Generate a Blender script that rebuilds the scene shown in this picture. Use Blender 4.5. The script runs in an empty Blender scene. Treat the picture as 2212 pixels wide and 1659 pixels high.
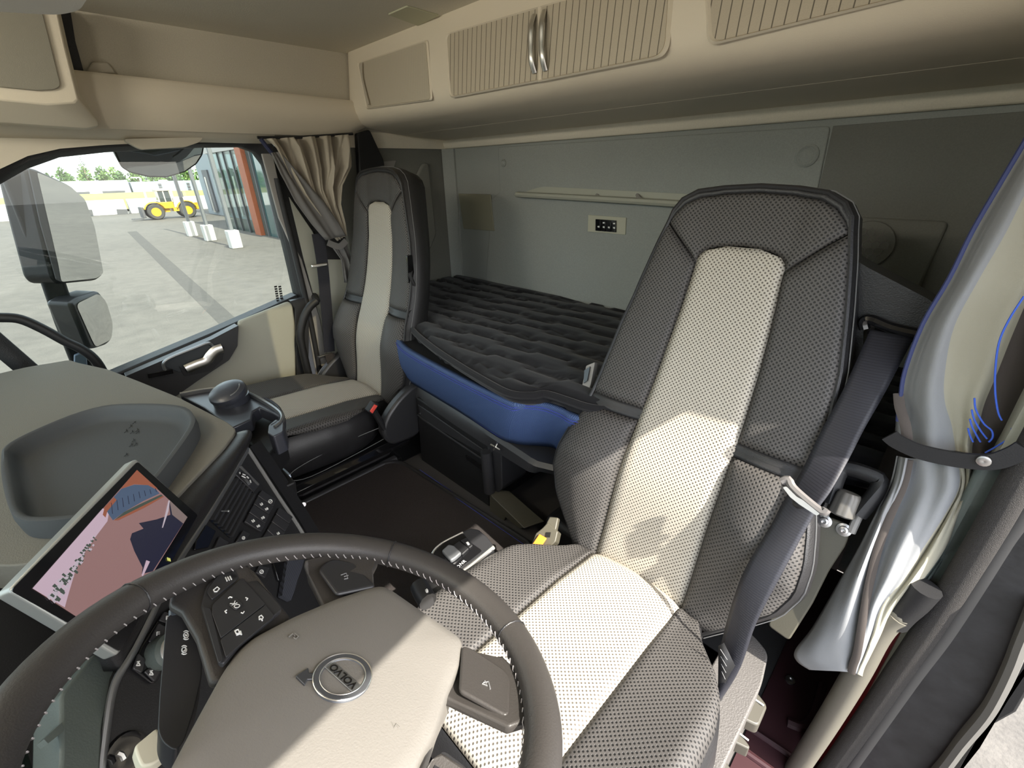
import bpy, bmesh, math, random
from mathutils import Vector, Matrix, noise
random.seed(7)
PI = math.pi
S = bpy.context.scene
COL = S.collection
# ------------------------------------------------------------------ camera model (metres; +X driver's side, +Y rear of cab, Z up)
CAM = Vector((1.0, 0.0, 1.3)); FPX = 960.0; IW, IH = 2212, 1659
def cam_axes(yaw, pit, rol):
    y, p, r = map(math.radians, (yaw, pit, rol))
    f = Vector((math.sin(y)*math.cos(p), math.cos(y)*math.cos(p), -math.sin(p)))
    rt = Vector((math.cos(y), -math.sin(y), 0)); up = rt.cross(f)
    return math.cos(r)*rt + math.sin(r)*up, -math.sin(r)*rt + math.cos(r)*up, f
CR, CU, CF = cam_axes(-45.3, 25.6, -1.39)
cam = bpy.data.cameras.new('camera'); cam.sensor_fit = 'HORIZONTAL'; cam.sensor_width = 36.0
cam.lens = FPX/IW*36.0; cam.clip_start = 0.02; cam.clip_end = 500
camo = bpy.data.objects.new('camera', cam); COL.objects.link(camo)
camo.matrix_world = Matrix(((CR.x, CU.x, -CF.x, CAM.x), (CR.y, CU.y, -CF.y, CAM.y), (CR.z, CU.z, -CF.z, CAM.z), (0, 0, 0, 1)))
S.camera = camo
def ray(p): return CR*((p[0]-IW/2)/FPX) - CU*((p[1]-IH/2)/FPX) + CF
def on(p, pn):                                   # where the sight line of a photo pixel meets a real plane (point, normal)
    d = ray(p); p0, n = pn
    return CAM + d*((p0-CAM).dot(n)/d.dot(n))
def PX(v): return (Vector((v, 0, 0)), Vector((1, 0, 0)))
def PY(v): return (Vector((0, v, 0)), Vector((0, 1, 0)))
def PZ(v): return (Vector((0, 0, v)), Vector((0, 0, 1)))
def shift(pn, d): return (pn[0]+pn[1].normalized()*d, pn[1])
def ons(ps, pn): return [on(p, pn) for p in ps]
# ------------------------------------------------------------------ materials
def lin(c):
    return tuple(((x/255)/12.92 if x/255 <= .04045 else ((x/255+.055)/1.055)**2.4) for x in c)
class NT:
    def __init__(s, name):
        s.m = bpy.data.materials.new(name); s.m.use_nodes = True; s.t = s.m.node_tree
        s.b = s.t.nodes['Principled BSDF']; s.out = s.t.nodes['Material Output']
    def n(s, typ, **k):
        nd = s.t.nodes.new(typ)
        for a, v in k.items(): setattr(nd, a, v)
        return nd
    def l(s, a, b): s.t.links.new(a, b)
    def math(s, op, a, b=None, c=None, clamp=False):
        nd = s.n('ShaderNodeMath', operation=op, use_clamp=clamp)
        for i, v in enumerate((a, b, c)):
            if v is None: continue
            if isinstance(v, (int, float)): nd.inputs[i].default_value = v
            else: s.l(v, nd.inputs[i])
        return nd.outputs[0]
    def mix(s, f, a, b):
        nd = s.n('ShaderNodeMix', data_type='RGBA')
        if isinstance(f, (int, float)): nd.inputs[0].default_value = f
        else: s.l(f, nd.inputs[0])
        for i, v in ((6, a), (7, b)):
            if isinstance(v, tuple): nd.inputs[i].default_value = (*v[:3], 1)
            else: s.l(v, nd.inputs[i])
        return nd.outputs[2]
    def bump(s, h, dist=.002, st=.6, nrm=None):
        nd = s.n('ShaderNodeBump'); nd.inputs['Distance'].default_value = dist; nd.inputs['Strength'].default_value = st
        s.l(h, nd.inputs['Height'])
        if nrm: s.l(nrm, nd.inputs['Normal'])
        return nd.outputs[0]
    def noise(s, scale, detail=3, vec=None, rough=.55):
        nd = s.n('ShaderNodeTexNoise'); nd.inputs['Scale'].default_value = scale; nd.inputs['Detail'].default_value = detail
        nd.inputs['Roughness'].default_value = rough
        if vec is None: vec = s.obj()
        s.l(vec, nd.inputs['Vector']); return nd.outputs['Fac']
    def obj(s): 
        if not hasattr(s, '_tc'): s._tc = s.n('ShaderNodeTexCoord')
        return s._tc.outputs['Object']
    def uv(s):
        s.obj(); return s._tc.outputs['UV']
def M(name, col, rough=.5, metal=0., grain=0, gd=.001, gs=.5, var=0., vscale=8, spec=.5, coat=0., emit=None, sheen=0.):
    t = NT(name); b = t.b
    b.inputs['Base Color'].default_value = (*col, 1); b.inputs['Roughness'].default_value = rough; b.inputs['Metallic'].default_value = metal
    b.inputs['Specular IOR Level'].default_value = spec; b.inputs['Coat Weight'].default_value = coat
    b.inputs['Sheen Weight'].default_value = sheen
    if var:
        f = t.noise(vscale, 4)
        f = t.math('MULTIPLY_ADD', f, var*2, .5-var)
        t.l(t.mix(f, tuple(c*(1-var) for c in col), tuple(min(1, c*(1+var)) for c in col)), b.inputs['Base Color'])
    if grain: t.l(t.bump(t.noise(grain, 2), gd, gs), b.inputs['Normal'])
    if emit: 
        b.inputs['Emission Color'].default_value = (*col, 1); b.inputs['Emission Strength'].default_value = emit
    return t.m
def perforated(name, col, dark, pitch=.0085, rad=.2, rough=.55, spec=.4):
    t = NT(name); b = t.b
    v = t.n('ShaderNodeVectorMath', operation='SCALE'); t.l(t.uv(), v.inputs[0]); v.inputs['Scale'].default_value = 1/pitch
    ds = []
    for o in (0., .5):
        a = t.n('ShaderNodeVectorMath', operation='ADD'); t.l(v.outputs[0], a.inputs[0]); a.inputs[1].default_value = (o, o, 0)
        f = t.n('ShaderNodeVectorMath', operation='FRACTION'); t.l(a.outputs[0], f.inputs[0])
        su = t.n('ShaderNodeVectorMath', operation='SUBTRACT'); t.l(f.outputs[0], su.inputs[0]); su.inputs[1].default_value = (.5, .5, 0)
        mu = t.n('ShaderNodeVectorMath', operation='MULTIPLY'); t.l(su.outputs[0], mu.inputs[0]); mu.inputs[1].default_value = (1, 1, 0)
        le = t.n('ShaderNodeVectorMath', operation='LENGTH'); t.l(mu.outputs[0], le.inputs[0]); ds.append(le.outputs['Value'])
    d = t.math('MINIMUM', ds[0], ds[1])
    k = t.n('ShaderNodeMapRange', interpolation_type='SMOOTHSTEP'); t.l(d, k.inputs[0])
    k.inputs[1].default_value = rad*.6; k.inputs[2].default_value = rad*1.25; k.inputs[3].default_value = 1; k.inputs[4].default_value = 0
    t.l(t.mix(k.outputs[0], col, dark), b.inputs['Base Color'])
    inv = t.math('SUBTRACT', 1., k.outputs[0])
    nb = t.bump(t.noise(900, 2), .0004, .35)
    t.l(t.bump(inv, .0009, .8, nb), b.inputs['Normal'])
    b.inputs['Roughness'].default_value = rough; b.inputs['Specular IOR Level'].default_value = spec
    return t.m
def ribbed(name, col, dark, pitch, width, axis=0, rough=.55):
    t = NT(name); b = t.b
    sx = t.n('ShaderNodeSeparateXYZ'); t.l(t.obj(), sx.inputs[0])
    f = t.math('FRACT', t.math('MULTIPLY', sx.outputs[axis], 1/pitch))
    d = t.math('ABSOLUTE', t.math('SUBTRACT', f, .5))
    k = t.math('LESS_THAN', d, width/pitch/2)
    nf = t.noise(500, 2)
    t.l(t.mix(k, t.mix(nf, tuple(c*.9 for c in col), tuple(c*1.1 for c in col)), dark), b.inputs['Base Color'])
    t.l(t.bump(t.math('SUBTRACT', 1., k), .001, .7), b.inputs['Normal'])
    b.inputs['Roughness'].default_value = rough
    return t.m
def glassy(name, tint=(1, 1, 1), refl=.06, rough=0.0):
    t = NT(name); t.t.nodes.remove(t.b)
    tr = t.n('ShaderNodeBsdfTransparent'); tr.inputs[0].default_value = (*tint, 1)
    gl = t.n('ShaderNodeBsdfGlossy'); gl.inputs['Roughness'].default_value = rough
    mx = t.n('ShaderNodeMixShader'); mx.inputs[0].default_value = refl
    t.l(tr.outputs[0], mx.inputs[1]); t.l(gl.outputs[0], mx.inputs[2]); t.l(mx.outputs[0], t.out.inputs[0])
    return t.m
def felt(name, col, rough=.9, scale=260, amp=.2):
    t = NT(name); f = t.noise(scale, 4, rough=.7); g = t.noise(5, 3)
    c = t.mix(f, tuple(x*(1-amp) for x in col), tuple(x*(1+amp) for x in col))
    c2 = t.mix(t.math('MULTIPLY', g, .35), c, tuple(x*.8 for x in col))
    t.l(c2, t.b.inputs['Base Color']); t.b.inputs['Roughness'].default_value = rough; t.b.inputs['Specular IOR Level'].default_value = .15
    t.l(t.bump(f, .0012, .45), t.b.inputs['Normal']); return t.m
m_beige   = M('beige_plastic', (.70, .63, .51), .55, grain=700, gd=.0006, gs=.4, spec=.3)
m_beige2  = M('beige_plastic_light', (.76, .69, .56), .5, grain=700, gd=.0006, gs=.35, spec=.3)
m_taupe   = M('taupe_plastic', (.48, .44, .36), .6, grain=600, gd=.0006, gs=.4, spec=.3)
m_shutter = ribbed('roller_shutter_slats', (.52, .46, .355), (.13, .11, .08), .021, .0022, 0)
m_shutter2 = ribbed('fine_slats', (.52, .47, .37), (.43, .38, .29), .0105, .0012, 0)
m_ceil    = felt('headliner_felt', (.68, .645, .55))
m_side    = felt('side_lining_felt', (.54, .50, .41))
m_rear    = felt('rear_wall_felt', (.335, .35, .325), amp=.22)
m_rear2   = felt('rear_side_felt', (.20, .20, .178), amp=.22)
m_band    = felt('beige_felt_band', (.80, .74, .61), amp=.14)
m_black   = M('black_plastic', (.014, .014, .015), .5, grain=500, gd=.0006, gs=.4, spec=.4)
m_blacks  = M('black_satin', (.028, .028, .03), .38, spec=.5)
m_gloss   = M('gloss_black', (.008, .008, .009), .08, spec=.6)
m_rubber  = M('rubber_seal', (.018, .0175, .018), .65, grain=300, gd=.002, gs=.6)
m_flock   = M('flocked_seal', (.030, .027, .025), .8, grain=900, gd=.0025, gs=.9, var=.6, vscale=500)
m_leather = M('black_leather', (.020, .0195, .0205), .42, grain=420, gd=.0012, gs=.45, spec=.45)
m_rim     = M('rim_leather', (.044, .040, .037), .45, grain=500, gd=.0008, gs=.35, spec=.45)
m_hub     = M('hub_pad_vinyl', (.185, .174, .157), .6, grain=520, gd=.0006, gs=.5, spec=.35)
m_dash    = M('dash_top_vinyl', (.175, .167, .14), .7, grain=450, gd=.0012, gs=.5, spec=.25)
m_tray    = M('rubber_tray', (.068, .073, .076), .75, grain=300, gd=.0006, gs=.3, spec=.3)
m_dark    = perforated('perforated_dark_leather', (.074, .069, .065), (.010, .010, .010), .0094, .2)
m_light   = perforated('perforated_light_leather', (.46, .425, .36), (.10, .085, .07), .0094, .19)
m_carpet  = M('mat_carpet', (.055, .048, .046), .95, grain=600, gd=.004, gs=.9, var=.35, vscale=350, spec=.1)
m_floor   = M('floor_vinyl', (.05, .047, .045), .8, grain=300, gd=.001, gs=.5)
m_blue    = perforated('blue_weave', (.040, .072, .175), (.10, .15, .28), .0055, .17, .7, .25)
m_bluest  = M('blue_thread', (.04, .06, .35), .7)
m_matt    = M('mattress_cover', (.012, .0118, .0135), .85, grain=700, gd=.0008, gs=.4, spec=.15, sheen=.15)
m_belt    = ribbed('belt_webbing', (.019, .0195, .027), (.012, .012, .017), .004, .0012, 2, .5)
m_chrome  = M('satin_chrome', (.80, .78, .74), .34, 1.)
m_silver  = M('silver_trim', (.34, .35, .36), .35, .85)
m_steel   = M('zinc_steel', (.52, .51, .50), .35, 1.)
m_bracket = M('bracket_paint', (.075, .069, .05), .5, grain=500, gd=.0006, gs=.3)
m_white   = M('white_paint', (.85, .85, .85), .5)
m_mark    = M('white_marking', (.72, .72, .70), .6)
m_dim     = M('grey_marking', (.17, .17, .17), .6)
m_red     = M('red_button', (.75, .08, .06), .4)
m_orange  = M('orange_button', (.95, .28, .03), .35)
m_redbody = M('red_body_paint', (.22, .018, .025), .3, coat=.6)
m_maroon  = M('maroon_sheet_metal', (.045, .016, .019), .5)
m_dirty   = M('dirty_black_panel', (.02, .02, .021), .55, var=.8, vscale=14, grain=60, gd=.002, gs=.5)
m_mirror  = M('mirror_glass', (.62, .63, .63), .01, 1.)
m_glass   = glassy('window_glass', (.80, .84, .81), .03)
m_dglass  = M('cluster_glass', (.012, .022, .02), .06, spec=.6)
m_green   = M('green_grey_plastic', (.09, .108, .098), .5, grain=400, gd=.0008, gs=.4)
m_greyt   = M('grey_trim', (.30, .285, .265), .6, grain=500, gd=.0006, gs=.3)
m_door    = M('door_vinyl', (.40, .395, .33), .65, grain=450, gd=.0008, gs=.4, spec=.25)
m_curt    = M('curtain_cloth', (.40, .355, .28), .75, grain=900, gd=.0005, gs=.3, sheen=.2)
m_curtd   = M('curtain_grey_lining', (.16, .155, .15), .75, grain=900, gd=.0005, gs=.3)
m_stitch  = M('stitch_thread', (.42, .39, .38), .7)
# ------------------------------------------------------------------ mesh building
class MB:
    def __init__(s): s.v = []; s.f = []; s.mi = []; s.uv = {}
    def add(s, vs, fs, mi=0):
        o = len(s.v); s.v += [Vector(v) for v in vs]
        for f in fs: s.f.append(tuple(i+o for i in f)); s.mi.append(mi)
        return o
    def box(s, c, d, R=None, mi=0):
        c = Vector(c); h = Vector(d)/2; vs = []
        for z in (-1, 1):
            for y in (-1, 1):
                for x in (-1, 1):
                    p = Vector((x*h.x, y*h.y, z*h.z)); vs.append(c+(R @ p if R else p))
        s.add(vs, [(0, 2, 3, 1), (4, 5, 7, 6), (0, 1, 5, 4), (2, 6, 7, 3), (0, 4, 6, 2), (1, 3, 7, 5)], mi); return s
    def bb(s, a, b, mi=0):
        a = Vector(a); b = Vector(b); return s.box((a+b)/2, b-a, None, mi)
    def prism(s, pts, vec, mi=0):
        n = len(pts); vec = Vector(vec); pts = [Vector(p) for p in pts]
        s.add(pts+[p+vec for p in pts], [tuple(range(n)), tuple(range(2*n-1, n-1, -1))]+[(i, i+n, (i+1) % n+n, (i+1) % n) for i in range(n)], mi); return s
    def poly(s, pts, mi=0): s.add(pts, [tuple(range(len(pts)))], mi); return s
    def loft(s, rings, caps=True, closed=True, loop=False, mi=0):
        n = len(rings[0]); fs = []
        vs = [p for r in rings for p in r]; R = len(rings)
        for i in range(R if loop else R-1):
            j = (i+1) % R
            for k in range(n if closed else n-1):
                q = (k+1) % n; fs.append((i*n+k, i*n+q, j*n+q, j*n+k))
        if caps and closed and not loop: fs += [tuple(range(n-1, -1, -1)), tuple(range((R-1)*n, R*n))]
        s.add(vs, fs, mi); return s
    def tube(s, pts, r, n=10, closed=False, sub=0, flat=None, mi=0, caps=True):
        pts = [Vector(p) for p in pts]
        if sub: pts = smooth_path(pts, sub, closed)
        N = len(pts); rings = []; up = None
        for i, p in enumerate(pts):
            a = pts[(i-1) % N] if (closed or i > 0) else p; b = pts[(i+1) % N] if (closed or i < N-1) else p
            t = (b-a).normalized()
            if up is None:
                up = Vector((0, 0, 1)) if abs(t.z) < .9 else Vector((1, 0, 0))
                if flat: up = Vector(flat[2])
            u = (up-t*up.dot(t)).normalized()
            if not flat: up = u
            w = t.cross(u)
            rr = r[min(i*len(r)//N, len(r)-1)] if isinstance(r, (list, tuple)) else r
            ru, rw = (flat[0], flat[1]) if flat else (rr, rr)
            rings.append([p+u*(ru*math.cos(2*PI*k/n))+w*(rw*math.sin(2*PI*k/n)) for k in range(n)])
        return s.loft(rings, caps=caps, loop=closed, mi=mi)
    def ribbon(s, pts, wdir, w, th, sub=4, mi=0):            # flat strap
        pts = smooth_path([Vector(p) for p in pts], sub, False); rings = []; N = len(pts)
        for i, p in enumerate(pts):
            t = (pts[min(i+1, N-1)]-pts[max(i-1, 0)]).normalized()
            d = Vector(wdir[0]).lerp(Vector(wdir[1]), i/(N-1)) if isinstance(wdir, tuple) and len(wdir) == 2 else Vector(wdir)
            d = (d-t*d.dot(t)).normalized(); nn = t.cross(d)
            rings.append([p+d*w/2+nn*th/2, p-d*w/2+nn*th/2, p-d*w/2-nn*th/2, p+d*w/2-nn*th/2])
        return s.loft(rings, mi=mi)
    def lathe(s, prof, c, axis=(0, 0, 1), n=24, mi=0, caps=True):
        ax = Vector(axis).normalized(); a = Vector((1, 0, 0)) if abs(ax.x) < .9 else Vector((0, 1, 0))
        u = (a-ax*a.dot(ax)).normalized(); w = ax.cross(u); c = Vector(c)
        return s.loft([[c+ax*h+(u*math.cos(2*PI*k/n)+w*math.sin(2*PI*k/n))*max(r, 1e-4) for k in range(n)] for r, h in prof], mi=mi, caps=caps)
    def cyl(s, a, b, r, n=16, mi=0):
        a = Vector(a); b = Vector(b); return s.lathe([(r, 0), (r, (b-a).length)], a, b-a, n, mi)
    def grid(s, P, uv=None, mi=0):
        R = len(P); N = len(P[0]); o = s.add([p for r in P for p in r], [(i*N+k, i*N+k+1, (i+1)*N+k+1, (i+1)*N+k) for i in range(R-1) for k in range(N-1)], mi)
        if uv:
            for i in range(R):
                for k in range(N): s.uv[o+i*N+k] = uv[i][k]
        return s
    def sphere(s, c, r, n=14, m=8, sc=(1, 1, 1), mi=0):
        c = Vector(c)
        return s.loft([[c+Vector((math.cos(2*PI*k/n)*math.sin(t)*r*sc[0], math.sin(2*PI*k/n)*math.sin(t)*r*sc[1], math.cos(t)*r*sc[2])) for k in range(n)] for t in [1e-3+(PI-2e-3)*i/m for i in range(m+1)]], mi=mi)
    def build(s, name, mat, parent=None, smooth=40, bevel=0, seg=2, sub=0, solid=0, label=None, soff=-1, fix=True):
        me = bpy.data.meshes.new(name); me.from_pydata([tuple(v) for v in s.v], [], s.f)
        mats = mat if isinstance(mat, (list, tuple)) else [mat]
        for m in mats: me.materials.append(m)
        if len(mats) > 1: me.polygons.foreach_set('material_index', s.mi)
        if s.uv:
            L = me.uv_layers.new(name='UVMap')
            for lp in me.loops: L.data[lp.index].uv = s.uv.get(lp.vertex_index, (0, 0))
        if fix:
            bm = bmesh.new(); bm.from_mesh(me); bmesh.ops.recalc_face_normals(bm, faces=bm.faces); bm.to_mesh(me); bm.free()
        me.update()
        if smooth:
            me.polygons.foreach_set('use_smooth', [True]*len(me.polygons)); me.set_sharp_from_angle(angle=math.radians(smooth))
        o = bpy.data.objects.new(name, me); COL.objects.link(o)
        if solid:
            k = o.modifiers.new('Solidify', 'SOLIDIFY'); k.thickness = solid; k.offset = soff
        if bevel:
            k = o.modifiers.new('Bevel', 'BEVEL'); k.width = bevel; k.segments = seg; k.limit_method = 'ANGLE'; k.angle_limit = math.radians(35); k.harden_normals = False
        if sub:
            k = o.modifiers.new('Subdivision', 'SUBSURF'); k.levels = sub; k.render_levels = sub
        if parent is not None:
            o.parent = parent; o.matrix_parent_inverse = Matrix.Translation(-parent.location) if parent.type == 'EMPTY' else Matrix()
        if label: o['label'] = label
        return o
def root_loc(o):
    v = Vector((0, 0, 0))
    while o is not None:
        if o.parent is None: v += o.location
        o = o.parent
    return v
def smooth_path(p, sub, closed):
    out = []; N = len(p)
    for i in range(N if closed else N-1):
        g = (lambda j: p[j % N]) if closed else (lambda j: p[max(0, min(N-1, j))])
        a, b, c, d = g(i-1), g(i), g(i+1), g(i+2)
        for k in range(sub):
            t = k/sub
            out.append(.5*((2*b)+(c-a)*t+(2*a-5*b+4*c-d)*t*t+(3*b-a-3*c+d)*t**3))
    if not closed: out.append(p[-1])
    return out
def rounded(pts, r, seg=5):
    pts = [Vector(p) for p in pts]; out = []; N = len(pts)
    for i, p in enumerate(pts):
        ri = r[i] if isinstance(r, (list, tuple)) else r
        a = pts[i-1]-p; b = pts[(i+1) % N]-p
        if ri <= 0: out.append(p); continue
        k = min(ri, a.length*.48, b.length*.48)
        A = p+a.normalized()*k; B = p+b.normalized()*k
        for j in range(seg+1):
            t = j/seg; out.append(A*(1-t)**2+p*2*t*(1-t)+B*t*t)
    return out
def thing(name, label, cat, loc=(0, 0, 0), group=None):
    o = bpy.data.objects.new(name, None); COL.objects.link(o); o.location = loc; o.empty_display_size = .05
    o['label'] = label; o['category'] = cat
    if group: o['group'] = group
    return o
def tag(o, label, cat, group=None, kind=None):
    o['label'] = label; o['category'] = cat
    if group: o['group'] = group
    if kind: o['kind'] = kind
    return o
def struct(o, label=None):
    o['kind'] = 'structure'
    if label: o['label'] = label
    return o
def text_into(mb, body, size, origin, ex, ey, depth=.0008, mi=0, align='CENTER', bold=0.):
    cu = bpy.data.curves.new('lettering', 'FONT'); cu.body = body; cu.size = size; cu.align_x = align; cu.align_y = 'CENTER'
    cu.extrude = depth/2; cu.offset = bold; cu.resolution_u = 3
    o = bpy.data.objects.new('lettering', cu); COL.objects.link(o)
    dg = bpy.context.evaluated_depsgraph_get(); me = bpy.data.meshes.new_from_object(o.evaluated_get(dg))
    ex = Vector(ex).normalized(); ey = Vector(ey).normalized(); ez = ex.cross(ey); og = Vector(origin)
    mb.add([og+ex*v.co.x+ey*v.co.y+ez*(v.co.z+depth/2) for v in me.vertices], [tuple(p.vertices) for p in me.polygons], mi)
    bpy.data.objects.remove(o); bpy.data.curves.remove(cu); bpy.data.meshes.remove(me); return mb
def lerp(a, b, t): return a+(b-a)*t
def interp(tab, x):
    if x <= tab[0][0]: return tab[0][1]
    for (a, A), (b, B) in zip(tab, tab[1:]):
        if x <= b: 
            t = (x-a)/(b-a); return A+(B-A)*t
    return tab[-1][1]
SKY_STRENGTH = 0.38; SKY_FLAT = (6.5, 6.8, 7.2); SUN_ENERGY = 7.2; EXPOSURE = 0.95; FILL_W = 2.0; FILL_EMIT = 3.0
# ================================================================== CAB SHELL
XL, XR, YR, YF = -1.05, 1.05, 1.60, -0.86
struct(MB().bb((-1.22, YF, -.04), (.96, YR, 0.0)).build('floor', m_floor), 'dark floor of the cab')
# raised centre tunnel of the floor
struct(MB().prism([(-.47, YF, 0), (-.43, YF, .215), (.33, YF, .215), (.37, YF, 0)], (0, YR-YF, 0)).build('floor', m_floor, bevel=.012), 'raised middle of the cab floor')
# ceiling with soft cove at the sides
# built as four fields around the roof hatch
HX0, HX1, HY0, HY1 = -.14, .46, .60, .885
cl4 = MB()
for (x0, x1, y0, y1) in ((XL-.1, XR+.2, -.62, HY0), (XL-.1, XR+.2, HY1, YR+.03), (XL-.1, HX0, HY0, HY1), (HX1, XR+.2, HY0, HY1)): cl4.bb((x0, y0, 1.75), (x1, y1, 1.79))
struct(cl4.build('ceiling', m_ceil), 'beige felt headliner with a roof hatch opening')
hw_ = thing('window_3', 'tinted roof hatch', 'window', (.16, .74, 1.77)); hw_['kind'] = 'structure'; del hw_['category']
MB().bb((HX0-.02, HY0-.02, 1.792), (HX1+.02, HY1+.02, 1.798)).build('window_pane', glassy('hatch_glass', (.34, .325, .27), .04), hw_)
hf = MB(); hf.tube(rounded([(HX0, HY0, 1.748), (HX1, HY0, 1.748), (HX1, HY1, 1.748), (HX0, HY1, 1.748)], .03), .008, 8, closed=True); hf.build('window_frame', m_taupe, hw_)
# rear wall: grey felt, beige felt band
rw = MB(); rw.bb((-1.22, YR, 0), (1.22, YR+.05, 1.408)); struct(rw.build('wall_rear', m_rear), 'grey felt rear wall behind the bunk')
bd = MB(); bd.loft([[(x, 1.585, 1.408), (x, 1.575, 1.425), (x, 1.572, 1.47), (x, 1.575, 1.75), (x, 1.64, 1.75), (x, 1.64, 1.408)] for x in (-1.07, 1.10)])
struct(bd.build('trim_1', m_band, bevel=.004), 'beige felt band along the top of the rear wall')
# raised centre field of the rear wall with seams
def rear_px(ps, d=0): return ons(ps, PY(YR-d))
pan = MB(); pan.prism(rounded(rear_px([(1078, 318), (1795, 272), (1768, 405), (1720, 640), (1345, 690), (1050, 620), (1064, 430), (1082, 415)], .0), .012, 4), (0, -.006, 0))
struct(pan.build('trim_2', m_rear, bevel=.004), 'raised centre panel of the grey rear wall')
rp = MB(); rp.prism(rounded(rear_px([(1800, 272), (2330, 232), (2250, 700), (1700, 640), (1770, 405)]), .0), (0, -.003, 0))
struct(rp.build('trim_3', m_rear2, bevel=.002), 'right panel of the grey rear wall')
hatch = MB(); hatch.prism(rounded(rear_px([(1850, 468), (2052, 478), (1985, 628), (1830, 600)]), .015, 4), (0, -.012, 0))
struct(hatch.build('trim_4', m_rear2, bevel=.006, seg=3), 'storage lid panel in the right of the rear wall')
# rear left corner post strip and side lining
corner = MB(); corner.loft([[(-1.045, 1.56, z), (-1.03, 1.575, z), (-.985, 1.59, z), (-.985, 1.62, z), (-1.08, 1.62, z)] for z in (.6, 1.408)])
struct(corner.build('trim_5', m_rear, smooth=60), 'rounded rear corner of the cab lining')
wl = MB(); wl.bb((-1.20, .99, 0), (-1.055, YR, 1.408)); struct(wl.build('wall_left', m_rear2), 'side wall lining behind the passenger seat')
struct(MB().bb((-1.20, .95, 1.408), (-1.045, YR, 1.47)).build('trim_6', m_band), 'beige felt band on the side wall')
bump = MB(); bump.prism(rounded(ons([(893, 385), (908, 352), (922, 352), (939, 505), (925, 540), (903, 543)], PX(-1.055)), .02, 5), (.022, 0, 0))
struct(bump.build('trim_7', m_rear2, bevel=.012, seg=3), 'raised pocket moulding on the side wall')
slot = MB(); slot.prism(ons([(800, 352), (855, 346), (850, 362), (803, 362)], PX(-1.055)), (.006, 0, 0))
struct(slot.build('trim_8', m_greyt, bevel=.002), 'small grey vent plate on the side wall')
clip = MB(); clip.prism(ons([(904, 538), (926, 531), (924, 546), (905, 553)], PX(-1.03)), (.01, 0, 0))
struct(clip.build('trim_9', m_taupe, bevel=.002), 'small beige coat hook on the side wall')
# upper left side: lining above the shelf, shelf front, lower trim
up = MB(); up.bb((-1.15, -.62, 1.44), (-1.05, 1.60, 1.75)); struct(up.build('trim_10', m_side), 'felt lining of the upper side wall above the passenger door')
SH = PX(-1.035)
sf = MB(); zt = lambda y: lerp(1.594, 1.58, (y-.25)/.83); zb = lambda y: 1.446
prof = []
for y in (-.62, .15, .4, .7, .95, 1.05, 1.10, 1.135):
    k = max(0, (y-.95)/.2); zb_ = 1.446+.045*k*k; xo = -.995-.03*0
    prof.append([(-1.045, y, zt(y)-.012), (xo-.012, y, zt(y)), (xo, y, zt(y)-.01), (xo+.006, y, lerp(zt(y), zb_, .5)), (xo-.004, y, zb_+.02), (xo-.02, y, zb_), (-1.06, y, zb_)])
sf.loft(prof); struct(sf.build('trim_11', m_beige, smooth=50), 'beige side shelf front above the passenger door')
lo = MB(); lo.loft([[(-1.02, y, 1.447), (-1.035, y, 1.434), (-1.08, y, 1.418), (-1.12, y, 1.418), (-1.12, y, 1.447)] for y in (-.7, -.1, .75)])
struct(lo.build('trim_12', m_beige, smooth=50), 'beige trim strip above the passenger window')
cov = MB(); cov.prism(rounded(ons([(272, 306), (305, 323), (400, 318), (432, 307), (440, 296), (270, 300)], PX(-1.045)), .008, 3), (-.03, 0, 0))
struct(cov.build('trim_13', m_taupe, bevel=.004), 'small beige cover over the window frame')
gap = MB(); gap.prism(ons([(184, 159), (198, 135), (232, 135), (250, 160)], PX(-1.045)), (.012, 0, 0))
struct(gap.build('trim_14', m_taupe, bevel=.004), 'rounded beige end piece on the side shelf')
# ------------------------------------------------------------------ passenger door (structure): frame, glass, inner panel
DX = PX(-1.10)
G = [(-260, 470), (-120, 437), (0, 398), (60, 364), (130, 339), (230, 328), (330, 322), (440, 318), (522, 317), (552, 328), (572, 355), (592, 410), (642, 640), (452, 722), (262, 802), (100, 850), (-240, 860)]
O = [(-300, 440), (-130, 405), (0, 362), (60, 334), (130, 318), (230, 310), (330, 305), (440, 304), (545, 300), (585, 305), (603, 335), (622, 400), (668, 640), (455, 735), (262, 815), (90, 880), (-300, 900)]
g3 = ons(G, PX(-1.115)); o3 = ons(O, PX(-1.085))
fr = MB(); n = len(G)
mid = [a.lerp(b, .5)+Vector((.012, 0, 0)) for a, b in zip(g3, o3)]
back = [a+Vector((-.05, 0, 0)) for a in g3]; bo = [a+Vector((-.07, 0, 0)) for a in o3]
fr.loft([back, g3, mid, o3, bo], caps=False)
w1 = thing('window_1', 'passenger door window with black rubber frame', 'window', on((400, 560), DX)); w1['kind'] = 'structure'; del w1['category']
fr.build('window_frame', m_rubber, w1, smooth=50)
MB().prism(ons(G, PX(-1.125)), (-.004, 0, 0)).build('window_pane', m_glass, w1)
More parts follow.
